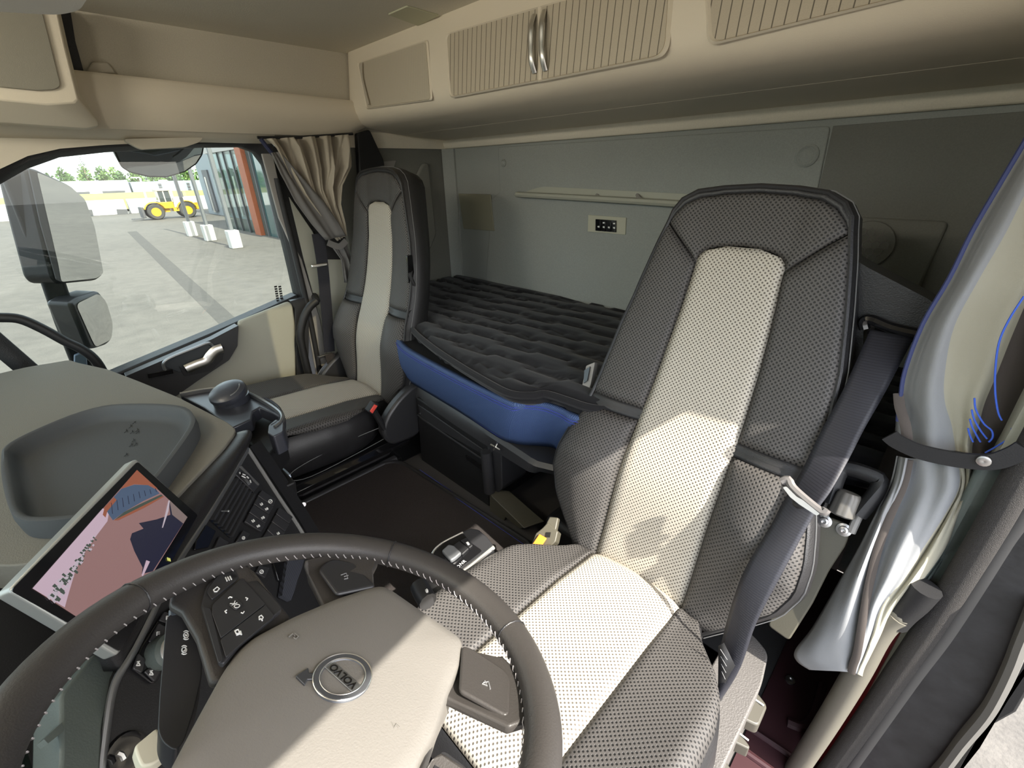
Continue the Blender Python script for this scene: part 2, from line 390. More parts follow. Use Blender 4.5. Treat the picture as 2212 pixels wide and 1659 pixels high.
# black glazing print at the pane's lower rear corner
mk = MB()
for k in range(7):
    for j in range(2):
        mk.poly(ons([(592+j*9+k*.8, 618+k*5), (598+j*9+k*.8, 617+k*5), (598.8+j*9+k*.8, 620.5+k*5), (592.8+j*9+k*.8, 621.5+k*5)], PX(-1.1235)))
mk.build('glass_print', m_black, w1, smooth=0)
d1 = thing('door_1', 'passenger door with grey green panel and dark armrest', 'door', (-1.1, .45, .4)); d1['kind'] = 'structure'; del d1['category']
body = MB(); P = [(645, 636), (452, 722), (262, 802), (60, 890), (-200, 990), (-200, 1400), (560, 1250), (662, 900)]
body.prism(ons(P, PX(-1.085)), (-.08, 0, 0)); body.build('door_body', m_black, d1, bevel=.008)
vp = MB(); vp.prism(rounded(ons([(512, 692), (627, 647), (634, 700), (637, 900), (470, 930), (350, 880), (352, 866), (420, 820), (492, 775), (508, 745)], PX(-1.085)), [.01, .03, .02, .02, .02, .01, .01, .02, .03, .02], 4), (.022, 0, 0))
vp.build('door_panel', m_door, d1, bevel=.008, seg=3, label='grey green vinyl panel')
rail = MB(); rail.prism(rounded(ons([(655, 640), (622, 648), (632, 665), (640, 900), (660, 900), (662, 690)], PX(-1.083)), .004), (.03, 0, 0)); rail.build('edge_trim', m_blacks, d1, bevel=.006)
arm = MB(); arm.prism(rounded(ons([(266, 806), (452, 727), (508, 698), (506, 742), (488, 772), (418, 818), (350, 866), (300, 836)], PX(-1.075)), .006), (.045, 0, 0)); arm.build('armrest', m_blacks, d1, bevel=.01, seg=3)
m_cupgrey = M('recess_grey', (.045, .05, .055), .3)
rec = MB(); rec.prism(rounded(ons([(352, 790), (362, 775), (445, 742), (458, 748), (455, 770), (400, 800), (388, 806)], PX(-1.028)), .008), (-.035, 0, 0)); rec.build('handle_recess', m_cupgrey, d1, bevel=.003)
bowl = MB(); bowl.tube(ons([(357, 800), (353, 786), (368, 773), (420, 752), (450, 741), (461, 748)], PX(-1.026)), .006, 8, sub=4); bowl.build('recess_rim', m_silver, d1)
hd = MB(); hd.tube(ons([(402, 798), (425, 788), (446, 780), (455, 768), (466, 757), (480, 752)], PX(-1.012)), .01, 10, sub=4, flat=(.019, .008, (0, 0, 1))); hd.build('door_handle', m_chrome, d1, label='silver pull handle')
hs = MB(); hs.prism(rounded(ons([(385, 790), (398, 812), (455, 800), (480, 776), (484, 748), (470, 745), (458, 775), (402, 802)], PX(-1.03)), .004), (.008, 0, 0)); hs.build('handle_surround', m_black, d1, bevel=.002)
sw = MB(); sw.prism(rounded(ons([(318, 806), (372, 796), (374, 806), (320, 816)], PX(-1.028)), .003), (.008, 0, 0)); sw.build('window_switch', m_gloss, d1, bevel=.002)
# pillar behind the passenger door
bp = MB(); bp.bb((-1.2, .74, 0), (-1.085, 1.0, 1.41)); struct(bp.build('wall_left', m_rubber), 'black pillar behind the passenger door')
st = MB(); st.prism(ons([(563, 332), (587, 332), (606, 420), (628, 520), (650, 560), (690, 690), (720, 860), (690, 860), (660, 690), (640, 560), (600, 470)], PX(-1.075)), (.012, 0, 0)); struct(st.build('trim_15', m_greyt, bevel=.003), 'grey strip on the pillar behind the passenger door')
st = MB(); st.prism(ons([(623, 425), (674, 500), (700, 560), (770, 560), (770, 800), (720, 860), (690, 690), (655, 560)], PX(-1.08)), (.01, 0, 0)); struct(st.build('trim_16', m_door, bevel=.003), 'grey green lining on the passenger pillar')
ds = MB(); ds.tube(ons([(598, 385), (610, 440), (640, 560), (672, 700), (700, 860)], PX(-1.062)), .012, 10, sub=4); struct(ds.build('trim_17', m_rubber), 'black door seal on the passenger pillar')
bx = MB(); bx.prism(rounded(ons([(764, 289), (792, 281), (822, 345), (835, 420), (840, 560), (780, 560)], PX(-1.045)), .01), (.03, 0, 0)); struct(bx.build('trim_18', m_black, bevel=.008), 'black belt guide cover behind the curtain')
# ------------------------------------------------------------------ front wall, windscreen, pillars, driver's side
struct(MB().bb((-1.2, YF-.05, -.05), (1.05, YF, .78)).build('wall_front', m_black), 'front bulkhead under the windscreen')
struct(MB().bb((-1.2, YF-.05, 1.62), (1.22, -.60, 1.79)).build('wall_front', m_side), 'roof header above the windscreen')
ap = MB(); ap.loft([[(x, y, z) for x, y in ((-1.03, YF), (-1.2, YF), (-1.2, -.33), (-1.10, -.36), (-1.03, -.75))] for z in (0, .9, 1.62)]); struct(ap.build('wall_front', m_green, bevel=.01), 'front pillar on the passenger side')
aps = MB(); aps.loft([[(-1.09+.02*math.cos(a), lerp(-.17, -.33, t)+.03*math.sin(a), lerp(.72, 1.2, t)) for a in [2*PI*k/10 for k in range(10)]] for t in (0, .5, 1)]); struct(aps.build('trim_19', m_rubber), 'black seal on the front pillar')
ws = thing('window_2', 'windscreen', 'window', (0, YF, 1.2)); ws['kind'] = 'structure'; del ws['category']
MB().bb((-1.04, YF-.03, .78), (1.04, YF-.02, 1.62)).build('window_pane', m_glass, ws)
struct(MB().bb((1.03, YF, 0), (1.2, -.50, 1.79)).build('wall_right', m_black), 'front pillar on the driver side')
struct(MB().bb((1.05, -.60, 1.42), (1.25, 1.65, 1.79)).build('wall_right', m_side), 'roof rail above the driver door opening')
struct(MB().bb((1.12, .895, -.2), (1.25, 1.65, 1.5)).build('wall_right', m_door), 'side wall behind the driver door opening')
struct(MB().bb((1.045, -.5, -.35), (1.2, .9, -.04)).build('wall_right', m_maroon), 'door sill beside the driver seat')

gp_ = MB(); gp_.prism(ons([(124, 20), (152, 22), (163, 90), (188, 180), (216, 272), (204, 276), (170, 210), (146, 100)], PX(-1.03)), (-.01, 0, 0)); struct(gp_.build('gap_shade', m_rubber), 'dark strip standing for the shaded gap between the front console and the side shelf')  # dark strip paints in the shade of the gap beside the console

ft_ = MB(); ft_.prism(ons([(-300, 250), (0, 270), (170, 283), (450, 292), (445, 306), (330, 308), (230, 313), (130, 321), (60, 337), (0, 365), (-130, 408), (-300, 443)], PX(-1.078)), (-.03, 0, 0)); struct(ft_.build('trim_31', m_beige), 'beige trim arching over the front of the passenger window')
# ================================================================== OUTSIDE
t = NT('asphalt'); a = t.noise(3, 6); b_ = t.noise(.13, 3); c_ = t.noise(40, 3)
t.l(t.mix(t.math('SUBTRACT', t.math('MULTIPLY_ADD', b_, .9, t.math('MULTIPLY', t.math('ADD', a, c_), 1.0)), .7), (.045, .041, .037), (.115, .105, .092)), t.b.inputs['Base Color']); t.b.inputs['Roughness'].default_value = .9
t.l(t.bump(c_, .01, .5), t.b.inputs['Normal']); m_asph = t.m
t = NT('grass_bank'); a = t.noise(1.3, 5); t.l(t.mix(a, (.10, .13, .03), (.30, .26, .10)), t.b.inputs['Base Color']); t.b.inputs['Roughness'].default_value = 1; m_grass = t.m
m_leaf = M('foliage', (.13, .21, .06), .9, var=.6, vscale=1.2); m_leafd = M('foliage_dark', (.07, .13, .045), .9, var=.5, vscale=1.2); m_trunk = M('bark', (.16, .12, .09), .9)
m_clad = M('grey_cladding', (.24, .275, .30), .6); m_whit = M('white_wall', (.58, .58, .57), .6); m_pole = M('pole_grey', (.13, .135, .14), .6)
m_conc = M('concrete', (.50, .49, .46), .8); m_orng = M('orange_cladding', (.30, .085, .035), .6, var=.3, vscale=3)
m_fglass = M('facade_glass', (.04, .09, .09), .05, spec=.8); m_yel = M('loader_yellow', (.60, .33, .02), .45); m_tyre = M('tyre', (.05, .048, .045), .85)
m_lw = M('loader_white', (.50, .47, .38), .5); m_dkst = M('dark_steel', (.08, .08, .085), .6); m_dock = M('dock_grey', (.10, .10, .11), .6); m_canopy = M('canopy_soffit', (.45, .43, .40), .7)
GZ = -1.4
gr = MB().bb((-200, -140, GZ-.2), (90, 140, GZ)).build('ground', m_asph); struct(gr, 'sunlit asphalt yard')
# slightly darker tyre tracks
tk = MB()
for a0, b0, w in (((285, 500), (520, 720), 26),):
    A = on(a0, PZ(GZ+.004)); B = on(b0, PZ(GZ+.004)); d = (B-A).normalized(); s = Vector((-d.y, d.x, 0))*(w/120)
    tk.poly([A-s, A+s, B+s*.8, B-s*.8])
struct(tk.build('ground', M('tyre_track', (.060, .056, .051), .95, var=.35, vscale=6), smooth=0), 'dark tyre tracks on the yard')
# concrete barrier row
for k, (y0, y1) in enumerate(((-12, -6.2), (-6, -.6), (-.4, 3.2), (3.4, 6.0), (6.2, 9.0), (9.2, 14))):
    b = MB(); b.prism([(-54, y0, GZ), (-53.2, y0, GZ), (-53.4, y0, -.2), (-53.8, y0, -.2)], (0, y1-y0, 0))
    tag(b.build('concrete_barrier', m_whit, bevel=.03), 'long white concrete barrier at the far edge of the yard', 'barrier', 'white barriers across the yard')
for k, (x0, x1, y0, y1) in enumerate(((255, 278, 452, 466), (302, 318, 450, 463), (190, 202, 453, 465))):
    pts = ons([(x0, y1), (x1, y1), (x1-3, y0), (x0-3, y0)], PX(-52.8)); b = MB(); b.prism(pts, (-.25, 0, 0))
    tag(b.build('dark_crate', m_dkst, bevel=.02), ['dark crate standing before the white barriers left of the loader', 'dark crate close behind the loader arms', 'dark crate beside the large mirror edge, leftmost by the barriers'][k], 'crate')
# grass bank
gb = MB(); P = []
for i in range(9):
    x = -58-i*3.5; P.append([Vector((x, y, GZ+.2+[0, .5, .8, .9, .95, .9, .9, .9, .9][i]*(1+.25*noise.noise(Vector((x*.2, y*.12, 0)))))) for y in [-60+5*k for k in range(33)]])
gb.grid(P); tag(gb.build('grass_bank', m_grass, fix=False), 'rough yellow green grass bank beyond the yard', 'grass', kind='stuff')
# far buildings
wb = thing('warehouse', 'long white warehouse on the left beyond the grass bank', 'building', (-90, 5, GZ))
b = MB(); b.bb((-110, -8, GZ), (-90, 11.3, 1.35)); b.build('wall', m_whit, wb)
for k in range(3):
    q = MB(); q.bb((-89.98, [-1, 4.2, 8][k], -.25), (-89.9, [2, 6.6, 10.6][k], -.02)); q.build('window_band', m_dkst, wb)
gbw = thing('warehouse', 'grey blue warehouse behind the loader', 'building', (-95, 20, GZ))
b = MB(); b.bb((-115, 11.8, GZ), (-92, 34, 1.02)); b.build('wall', m_clad, gbw)
for k in range(2):
    for j in range(3):
        q = MB(); q.bb((-91.98, [15.2, 19.0][k], -.4+j*.42), (-91.9, [15.6, 19.4][k], -.12+j*.42)); q.build('window', m_dkst, gbw)
# trees: conifers and birches far behind
def tree(x, y, h, w, dark, lab, grp, seed):
    rnd = random.Random(seed); tr = thing('tree', lab, 'tree', (x, y, GZ), grp)
    MB().tube([(x, y, GZ), (x, y, GZ+h*.8)], [.16, .12, .08], 6, sub=2).build('trunk', m_trunk, tr)
    c = MB(); N = 90
    for i in range(N):
        t_ = .12+.88*rnd.random(); rr = w*(1-t_)**.7*(.4+.6*rnd.random())+.1; an = rnd.random()*2*PI
        p = Vector((x+rr*math.cos(an), y+rr*math.sin(an), GZ+h*t_)); s_ = w*.36*(1.1-.5*t_)
        u = Vector((rnd.gauss(0, 1), rnd.gauss(0, 1), rnd.gauss(0, 1))).normalized(); v = u.orthogonal().normalized()
        w_ = u.cross(v)
        for q in range(3):
            ph = q*2.1+rnd.random(); d1_ = v*math.cos(ph)+w_*math.sin(ph)
            e = u.cross(d1_)
            c.add([p+d1_*s_*.1, p+d1_*s_+e*s_*.4, p+d1_*s_*1.3, p+d1_*s_-e*s_*.4], [(0, 1, 2, 3)])
    c.build('crown', m_leafd if dark else m_leaf, tr, smooth=0, fix=False)
rnd = random.Random(3); k = 0
for row, (X, hm) in enumerate(((-120, 3.4), (-130, 3.9))):
    y = -25
    while y < 50:
        y += 2.2+rnd.random()*.9; k += 1
        tree(X+rnd.random()*4, y, hm*(1.0+.4*rnd.random()), 2.0, (k % 3 == 0), 'bushy forest tree in the row behind the far warehouses', 'forest trees behind the warehouses', k)
tree(-118, 9.1, 6.6, .9, True, 'lone tall thin pine rising above the forest edge', 'tree' and None, 501)
# lamp posts
for p0, p1, lab in (((318, 436), (302, 384), 'pale street lamp post just left of the loader'), ((369, 412), (361, 390), 'short distant lamp post above the loader cab')):
    A = on(p0, PX(-56)); B = on(p1, PX(-56)); lp = thing('street_lamp', lab, 'lamp post', (A.x, A.y, GZ))
    MB().tube([(A.x, A.y, GZ), B], .09, 8).build('post', m_conc, lp); MB().box(B+Vector((0, -.35, .02)), (.22, .7, .1)).build('lamp_head', m_conc, lp, bevel=.02)
# workshop building on the right
wk = thing('workshop_building', 'workshop building with glass front, orange column and loading docks', 'building', (-30, 10, GZ))
b = MB(); b.bb((-46, 10.6, GZ), (-32, 24, 5.0)); b.build('cladding_wall', m_clad, wk)
for k, x in enumerate((-44.2, -40.6, -37.0)):
    d = MB(); d.bb((x, 10.48, GZ+.3), (x+1.5, 10.62, 1.9)); dk = d.build('dock_door', m_dock, wk)
    MB().bb((x+.55, 10.42, GZ+.2), (x+.75, 10.5, 1.4)).build('dock_bumper', m_conc, dk)
b = MB(); b.bb((-24.9, 8.05, GZ), (-10, 20, 5.0)); b.build('glass_wing', m_fglass, wk)
for x in (-24.2, -22.9, -21.4, -19.6):
    MB().bb((x-.05, 7.98, GZ), (x+.05, 8.1, 5.0)).build('mullion', m_dkst, wk)
MB().bb((-25.75, 7.85, GZ), (-24.9, 8.6, 5.0)).build('column', m_orng, wk, label='orange clad column')
b = MB(); b.bb((-31.5, 7.9, 2.55), (-25.75, 12, 4.6)); b.build('canopy_fascia', m_canopy, wk)
MB().bb((-31.5, 7.8, 3.1), (-20, 7.95, 4.9)).build('fascia_band', m_orng, wk, label='orange band above the glass')
for x in (-30.9, -29.3, -28.2, -26.9):
    MB().bb((x-.06, 7.95, GZ), (x+.06, 8.07, 2.6)).build('frame_post', m_dkst, wk)
MB().bb((-31.2, 7.98, GZ+.02), (-25.8, 8.03, 2.55)).build('glass_front', glassy('shop_glass', (.82, .9, .88), .12), wk)
# poles on white concrete feet
for k, (bp_, hh) in enumerate((((413, 511), 4.6), ((452, 521), 4.8), ((507, 537), 5.0))):
    A = on(bp_, PZ(GZ)); w = .42
    q = thing('canopy_pole', ['grey pole on white block, farthest of the three', 'grey pole on white block, middle of the three', 'grey pole on white block, nearest of the three'][k], 'pole', (A.x, A.y, GZ), 'poles on white concrete blocks')
    MB().bb((A.x-w, A.y-.1, GZ), (A.x+.1, A.y+w-.1, GZ+.72)).build('concrete_foot', m_conc, q, bevel=.03)
    MB().bb((A.x-w/2-.1, A.y+.06, GZ+.7), (A.x-w/2+.06, A.y+.2, hh)).build('post', m_pole, q, bevel=.015)
# ------------------------------------------------------------------ wheel loader
A = on((345, 475), PZ(GZ)); B = on((413, 470), PZ(GZ)); L = (B-A).length; fx = (A-B).normalized(); sy_ = Vector((-fx.y, fx.x, 0))   # fx points to the loader front
if sy_.dot(CAM-A) < 0: sy_ = -sy_
O_ = A.lerp(B, .5)-sy_*.0; k_ = L/3.0
ld = thing('wheel_loader', 'yellow and white wheel loader parked across the yard', 'loader', tuple(O_))
def lp(f, s, z): return O_+fx*(f*k_)+sy_*(s*k_)+Vector((0, 0, z*k_))
def lbox(mb, f0, f1, s0, s1, z0, z1, taper=0):
    mb.loft([[lp(f0, s0, z0), lp(f1, s0, z0), lp(f1, s1, z0), lp(f0, s1, z0)], [lp(f0+taper, s0, z1), lp(f1-taper, s0, z1), lp(f1-taper, s1, z1), lp(f0+taper, s1, z1)]]); return mb
for f in (1.5, -1.5):
    for s in (-.55, -2.0):
        ax = sy_
        wkk = MB().lathe([(.45, -.28), (.72, -.3), (.80, -.2), (.80, .2), (.72, .3), (.45, .28)], (0, 0, 0), (0, 0, 1), caps=False); 
        R_ = ax.to_track_quat('Z', 'Y').to_matrix(); cc = lp(f, s, .80)
        wkk.v = [cc+(R_ @ v)*k_ for v in wkk.v]; wo = wkk.build('wheel', m_tyre, ld)
        rm = MB().lathe([(.03, .16), (.2, .2), (.22, .08), (.42, .1), (.47, .26)], (0, 0, 0)); rm.v = [cc+(R_ @ v)*k_ for v in rm.v]; rm.build('wheel_rim', m_yel, wo)
lbox(MB(), -2.3, -.2, -2.0, -.5, .75, 1.1).build('frame', m_yel, ld); lbox(MB(), .1, 2.0, -1.7, -.8, .7, 1.1).build('frame', m_yel, ld)
lbox(MB(), -2.9, -.35, -1.95, -.6, 1.1, 2.15, .12).build('engine_hood', m_lw, ld, bevel=.05)
lbox(MB(), -2.95, -2.3, -1.95, -.6, .8, 1.6).build('counterweight', m_yel, ld, bevel=.04)
lbox(MB(), -.35, .9, -1.95, -.55, 1.05, 1.75).build('cab_base', m_yel, ld, bevel=.04)
lbox(MB(), -.3, .85, -1.9, -.6, 1.75, 2.9, .06).build('cab_glass', M('loader_glass', (.05, .06, .06), .1), ld)
lbox(MB(), -.4, .95, -2.0, -.5, 2.85, 3.1).build('cab_roof', m_lw, ld, bevel=.04)
for f in (-.33, .28, .84): lbox(MB(), f-.05, f+.05, -.62, -.55, 1.75, 2.9).build('cab_pillar', m_lw, ld)
for f in (1.5, -1.5): 
    fd = MB(); fd.loft([[lp(f+.95*math.cos(a)*r, s, .80+.95*math.sin(a)*r) for r in (1, 1.06) for s in (-.25, -.9)][0:1]+[lp(f+.95*math.cos(a), -.9, .80+.95*math.sin(a)), lp(f+1.03*math.cos(a), -.9, .80+1.03*math.sin(a)), lp(f+1.03*math.cos(a), -.25, .80+1.03*math.sin(a))] for a in [PI*(.1+.8*i/8) for i in range(9)]])
    fd.build('fender', m_yel, ld)
am = MB(); am.tube([lp(.9, -1.2, 1.7), lp(1.9, -1.2, 1.5), lp(2.6, -1.2, .6)], .16*k_, 8); am.build('lift_arm', m_dkst, ld)
am = MB(); am.tube([lp(1.2, -1.0, 1.2), lp(2.2, -1.0, 1.25), lp(2.75, -1.0, .9)], .1*k_, 8); am.build('tilt_link', m_dkst, ld)
lbox(MB(), 2.5, 2.75, -2.0, -.4, .25, 1.35).build('tool_carrier', m_dkst, ld, bevel=.03)
for s in (-.8, -1.5): lbox(MB(), 2.7, 3.7, s-.1, s+.1, .12, .22).build('fork', m_dkst, ld)
MB().tube([lp(-1.6, -1.2, 2.1), lp(-1.6, -1.2, 2.75)], .07*k_, 8).build('exhaust', m_dkst, ld)
# ------------------------------------------------------------------ mirrors on the passenger side
mr = thing('door_mirror', 'tall rear view mirror in black housing outside the passenger window', 'mirror', on((130, 480), PX(-1.5)))
pm = (Vector((-1.5, .07, 1.15)), Vector((.66, .74, -.06)).normalized())
gl = rounded(ons([(78, 372), (150, 402), (183, 432), (203, 490), (222, 590), (207, 601), (131, 609), (124, 570)], pm), .012, 4)
hs_ = rounded(ons([(58, 364), (75, 363), (152, 399), (188, 430), (207, 490), (226, 593), (210, 606), (128, 614), (115, 600), (85, 480)], shift(pm, -.008)), .015, 4)
MB().prism(hs_, -pm[1]*.11).build('housing', m_black, mr, bevel=.02, seg=3)
MB().prism(gl, pm[1]*.003).build('mirror_glass', m_mirror, mr)
MB().prism(rounded(ons([(60, 366), (78, 372), (102, 470), (124, 570), (131, 609), (120, 604), (85, 480)], shift(pm, -.002)), .004), pm[1]*.004).build('inner_edge', m_blacks, mr)
mm = thing('wide_angle_mirror', 'small curved wide angle mirror below the tall mirror', 'mirror', on((205, 690), PX(-1.46)))
pm2 = (Vector((-1.45, .04, .79)), Vector((.64, .76, -.10)).normalized())
ol = rounded(ons([(152, 655), (172, 642), (214, 628), (232, 650), (246, 700), (243, 735), (232, 745), (205, 754), (192, 752), (185, 735)], pm2), .014, 4)
MB().prism(ol, -pm2[1]*.09).build('housing', m_blacks, mm, bevel=.015, seg=3)
ogl = rounded(ons([(163, 657), (212, 633), (229, 652), (243, 700), (240, 733), (206, 750), (198, 735)], pm2), .022, 5)
ctr = sum(ogl, Vector())/len(ogl); cg = MB(); rings = [[ctr+(p-ctr)*r+pm2[1]*(.006*(1-r*r)+.002) for p in ogl] for r in (1, .85, .7, .5, .3, .1)]
cg.loft(rings, caps=False); cg.poly(rings[-1]); cg.build('mirror_glass', m_mirror, mm, smooth=60)
ma = thing('mirror_arm', 'broad black mirror arm outside the passenger window', 'mirror arm', on((110, 700), PX(-1.42)))
av = ons([(2, 386), (62, 362), (100, 480), (152, 640), (186, 745), (205, 800), (152, 786), (118, 700), (80, 590), (40, 480)], PX(-1.47))
MB().prism(av, (-.1, 0, 0)).build('arm', m_black, ma, bevel=.012, seg=3)
MB().prism(ons([(160, 768), (186, 758), (190, 800), (160, 800)], PX(-1.45)), (-.02, 0, 0)).build('arm_foot', M('blue_grey_plastic', (.2, .25, .33), .5), ma, bevel=.004)
fm = thing('kerb_mirror', 'rounded kerb mirror hanging above the passenger window', 'mirror', on((340, 340), PX(-1.5)))
pm3 = (Vector((-1.52, .45, 1.37)), Vector((.80, 0, -.55)).normalized())
kp = [(243, 322), (262, 362), (280, 373), (320, 383), (360, 384), (400, 372), (425, 355), (438, 335), (442, 312), (445, 280), (240, 290)]
MB().prism(rounded(ons(kp, pm3), .01, 3), -pm3[1]*.08).build('housing', m_black, fm, bevel=.012, seg=3)
kc = ons([(248, 322), (265, 360), (282, 370), (320, 379), (360, 380), (398, 369), (422, 352), (434, 333), (438, 312), (440, 284), (246, 292)], pm3); ctr = sum(kc, Vector())/len(kc)
cg = MB(); rings = [[ctr+(p-ctr)*r+pm3[1]*(.012*(1-r*r)+.002) for p in kc] for r in (1, .8, .6, .4, .2)]; cg.loft(rings, caps=False); cg.poly(rings[-1]); cg.build('mirror_glass', m_mirror, fm, smooth=60)
# ================================================================== OVERHEAD CABINET
cb = thing('overhead_cabinet', 'long beige overhead cabinet above the bunk', 'cabinet', (0, 1.3, 1.5))
FP = (Vector((0, 1.083, 1.528)), Vector((0, -1, .12)).normalized())
prof = [(1.112, 1.752), (1.085, 1.56), (1.088, 1.535), (1.098, 1.512), (1.118, 1.494), (1.15, 1.482), (1.25, 1.468), (1.42, 1.452), (1.574, 1.446), (1.574, 1.752)]
b = MB(); xs = [-1.042, -1.036, -1.02, -.98, -.5, 0, .5, 1.042]
rings = []
for i, x in enumerate(xs):
    ins = [.012, .004, 0, 0, 0, 0, 0, 0][i]
    rings.append([(x, y+ins if j < 7 else y, z if j in (0, 9) else z+ins*.5) for j, (y, z) in enumerate(prof)])
b.loft(rings); b.build('body', m_beige2, cb, smooth=50)
def fpx(ps, d=0): return ons(ps, shift(FP, d))
def recess(ps, r, name, mat, inner=.0):
    pts = rounded(fpx(ps), r, 5)
    c = sum(pts, Vector())/len(pts)
    rim = MB(); n = len(pts)
    o = [c+(p-c)*1.0+(p-c).normalized()*.012+FP[1]*.001 for p in pts]; o2 = [p+FP[1]*.006 for p in [c+(p-c)+(p-c).normalized()*.006 for p in pts]]
    ii = [p+FP[1]*.002 for p in pts]
    rim.loft([o, o2, ii], caps=False); rim.build('door_rim', m_beige2, cb, smooth=50)
    d = MB(); d.prism([p+FP[1]*.0035 for p in pts], -FP[1]*.02); return d.build(name, mat, cb)
d1_ = recess([(776, 138), (921, 91), (931, 214), (795, 233)], .012, 'door', m_shutter2)
pull = MB(); pull.tube(fpx([(781, 136), (782, 165), (790, 200), (797, 226)], .012), .004, 8, sub=4); pull.build('pull', m_taupe, d1_)
A = [(967, 76), (1166, 19), (1167.5, 172), (976, 208)]; B = [(1168.5, 18), (1448, -62), (1436, 118), (1169.5, 172)]
d2_ = recess(A, [.02, .002, .002, .02], 'roller_shutter', m_shutter); d3_ = recess(B, [.002, .02, .03, .002], 'roller_shutter', m_shutter)
recess([(1533, -60), (2050, -215), (2000, -20), (1541, 92)], [.02, .02, .02, .02], 'roller_shutter', m_shutter)
for par, x0 in ((d2_, 0), (d3_, 22)):
    h = MB(); h.tube(fpx([(1153+x0, 33-x0*.45)], .006)+fpx([(1146+x0*1.06, 60-x0*.45), (1145+x0*1.05, 95-x0*.3), (1146+x0*1.1, 128-x0*.25)], .022)+fpx([(1154+x0*1.05, 158-x0*.25)], .006), .005, 8, sub=5, flat=(.0085, .004, (1, 0, 0)))
    h.build('handle', m_chrome, par, label='chrome bow handle')
sc = MB(); sc.tube([(x, 1.32, 1.4618) for x in (-1.0, 1.0)], .0012, 6); sc.build('bottom_seam', m_beige2, cb)
# small ceiling plate
pc = MB(); pc.prism(rounded(ons([(838, 29), (879, 11), (948, 31), (902, 53)], PZ(1.75)), .006), (0, 0, -.004))
tag(pc.build('ceiling_plate', M('pale_green_plate', (.50, .50, .36), .6), bevel=.001), 'small pale green plate stuck flat on the headliner near the cabinet', 'plate')
hk = MB(); hk.prism(ons([(826, 276), (842, 276), (842, 288), (828, 288)], PY(1.52)), (0, .05, 0)); tag(hk.build('coat_hook', m_beige2, bevel=.004), 'small beige hook under the left end of the overhead cabinet', 'hook')
# ================================================================== FRONT OVERHEAD CONSOLE + VISOR (top left)
oc = thing('front_console', 'beige overhead storage console at the front left of the ceiling', 'console', (-.9, 0, 1.6))
cp = PX(-.93)
b = MB()
o1 = ons([(-400, 30), (122, 20), (140, 100), (165, 200), (168, 214), (160, 222), (100, 226), (-20, 214), (-400, 180)], PX(-.90))
o2 = ons([(-400, 10), (127, 10), (147, 100), (172, 200), (212, 262), (212, 272), (190, 278), (100, 272), (-400, 235)], PX(-.965))
o3 = [p+Vector((-.10, 0, 0)) for p in o2]
b.loft([o1, o2, o3]); b.build('body', m_beige2, oc, smooth=35, bevel=.003, seg=2)
b = MB(); b.prism(rounded(ons([(-400, 15), (88, 15), (107, 90), (131, 186), (118, 194), (80, 196), (-20, 186), (-400, 140)], PX(-.899)), [.01, .004, 0, .012, .01, 0, 0, .01], 4), (.006, 0, 0)); b.build('door', M('console_door_taupe', (.27, .255, .205), .6, grain=600, gd=.0006, gs=.4), oc, bevel=.003, seg=3)
vb = thing('sun_visor', 'pale grey rounded visor at the very top left corner of the ceiling', 'visor', (-.2, .1, 1.64))
vp_ = PZ(1.56)
b = MB(); b.prism(rounded(ons([(-220, 4), (0, 26), (125, 33), (172, 24), (196, -12), (206, -60), (-200, -70)], vp_), [.01, 0, .02, .03, .02, .01, .01], 5), (0, 0, .03)); b.build('visor_panel', M('grey_beige_vinyl', (.80, .76, .70), .6, grain=500, gd=.0008, gs=.5), vb, bevel=.01, seg=3)
MB().tube([on((100, -20), vp_)+Vector((0, 0, .02)), on((100, -20), vp_)+Vector((0, 0, .19))], .008, 8).build('mount_arm', m_taupe, vb)
# ================================================================== REAR WALL FITTINGS
sh = thing('wall_shelf', 'narrow grey beige ledge moulded on the rear wall above the bunk', 'shelf', (-.1, 1.58, 1.19))
b = MB(); W_ = PY(1.588)
pts = ons([(1118, 419), (1160, 406), (1175, 403), (1520, 421), (1540, 443), (1480, 440)], W_); b.prism(pts, (0, .004, 0)); b.build('back_plate', M('ledge_back', (.40, .40, .33), .6), sh)
q = MB(); q.tube(ons([(1118, 420), (1300, 430), (1540, 445)], PY(1.568)), .01, 8, flat=(.012, .02, (0, 0, 1)), sub=3); q.build('lip', M('greybeige_ledge', (.42, .42, .35), .6), sh)
for x in (1290, 1377): MB().tube([on((x, 421), PY(1.594)), on((x+4, 430), PY(1.566))], .008, 8).build('divider', m_greyt, sh)
cvp = MB(); cvp.prism(rounded(ons([(992, 418), (1061, 420), (1069, 499), (1003, 494)], PY(1.594)), .004), (0, -.006, 0)); tag(cvp.build('cover_plate', M('olive_plate', (.27, .26, .19), .6), bevel=.002), 'square olive blanking plate on the rear wall behind the passenger seat', 'plate')
sp = thing('switch_panel', 'pale rectangular plate with four black switches on the rear wall', 'switch panel', on((1313, 487), PY(1.59)))
b = MB(); b.prism(rounded(ons([(1272, 464), (1354, 470), (1352, 507), (1271, 500)], PY(1.594)), .002), (0, -.005, 0)); b.build('plate', M('pale_plate', (.47, .46, .36), .6), sp, bevel=.001)
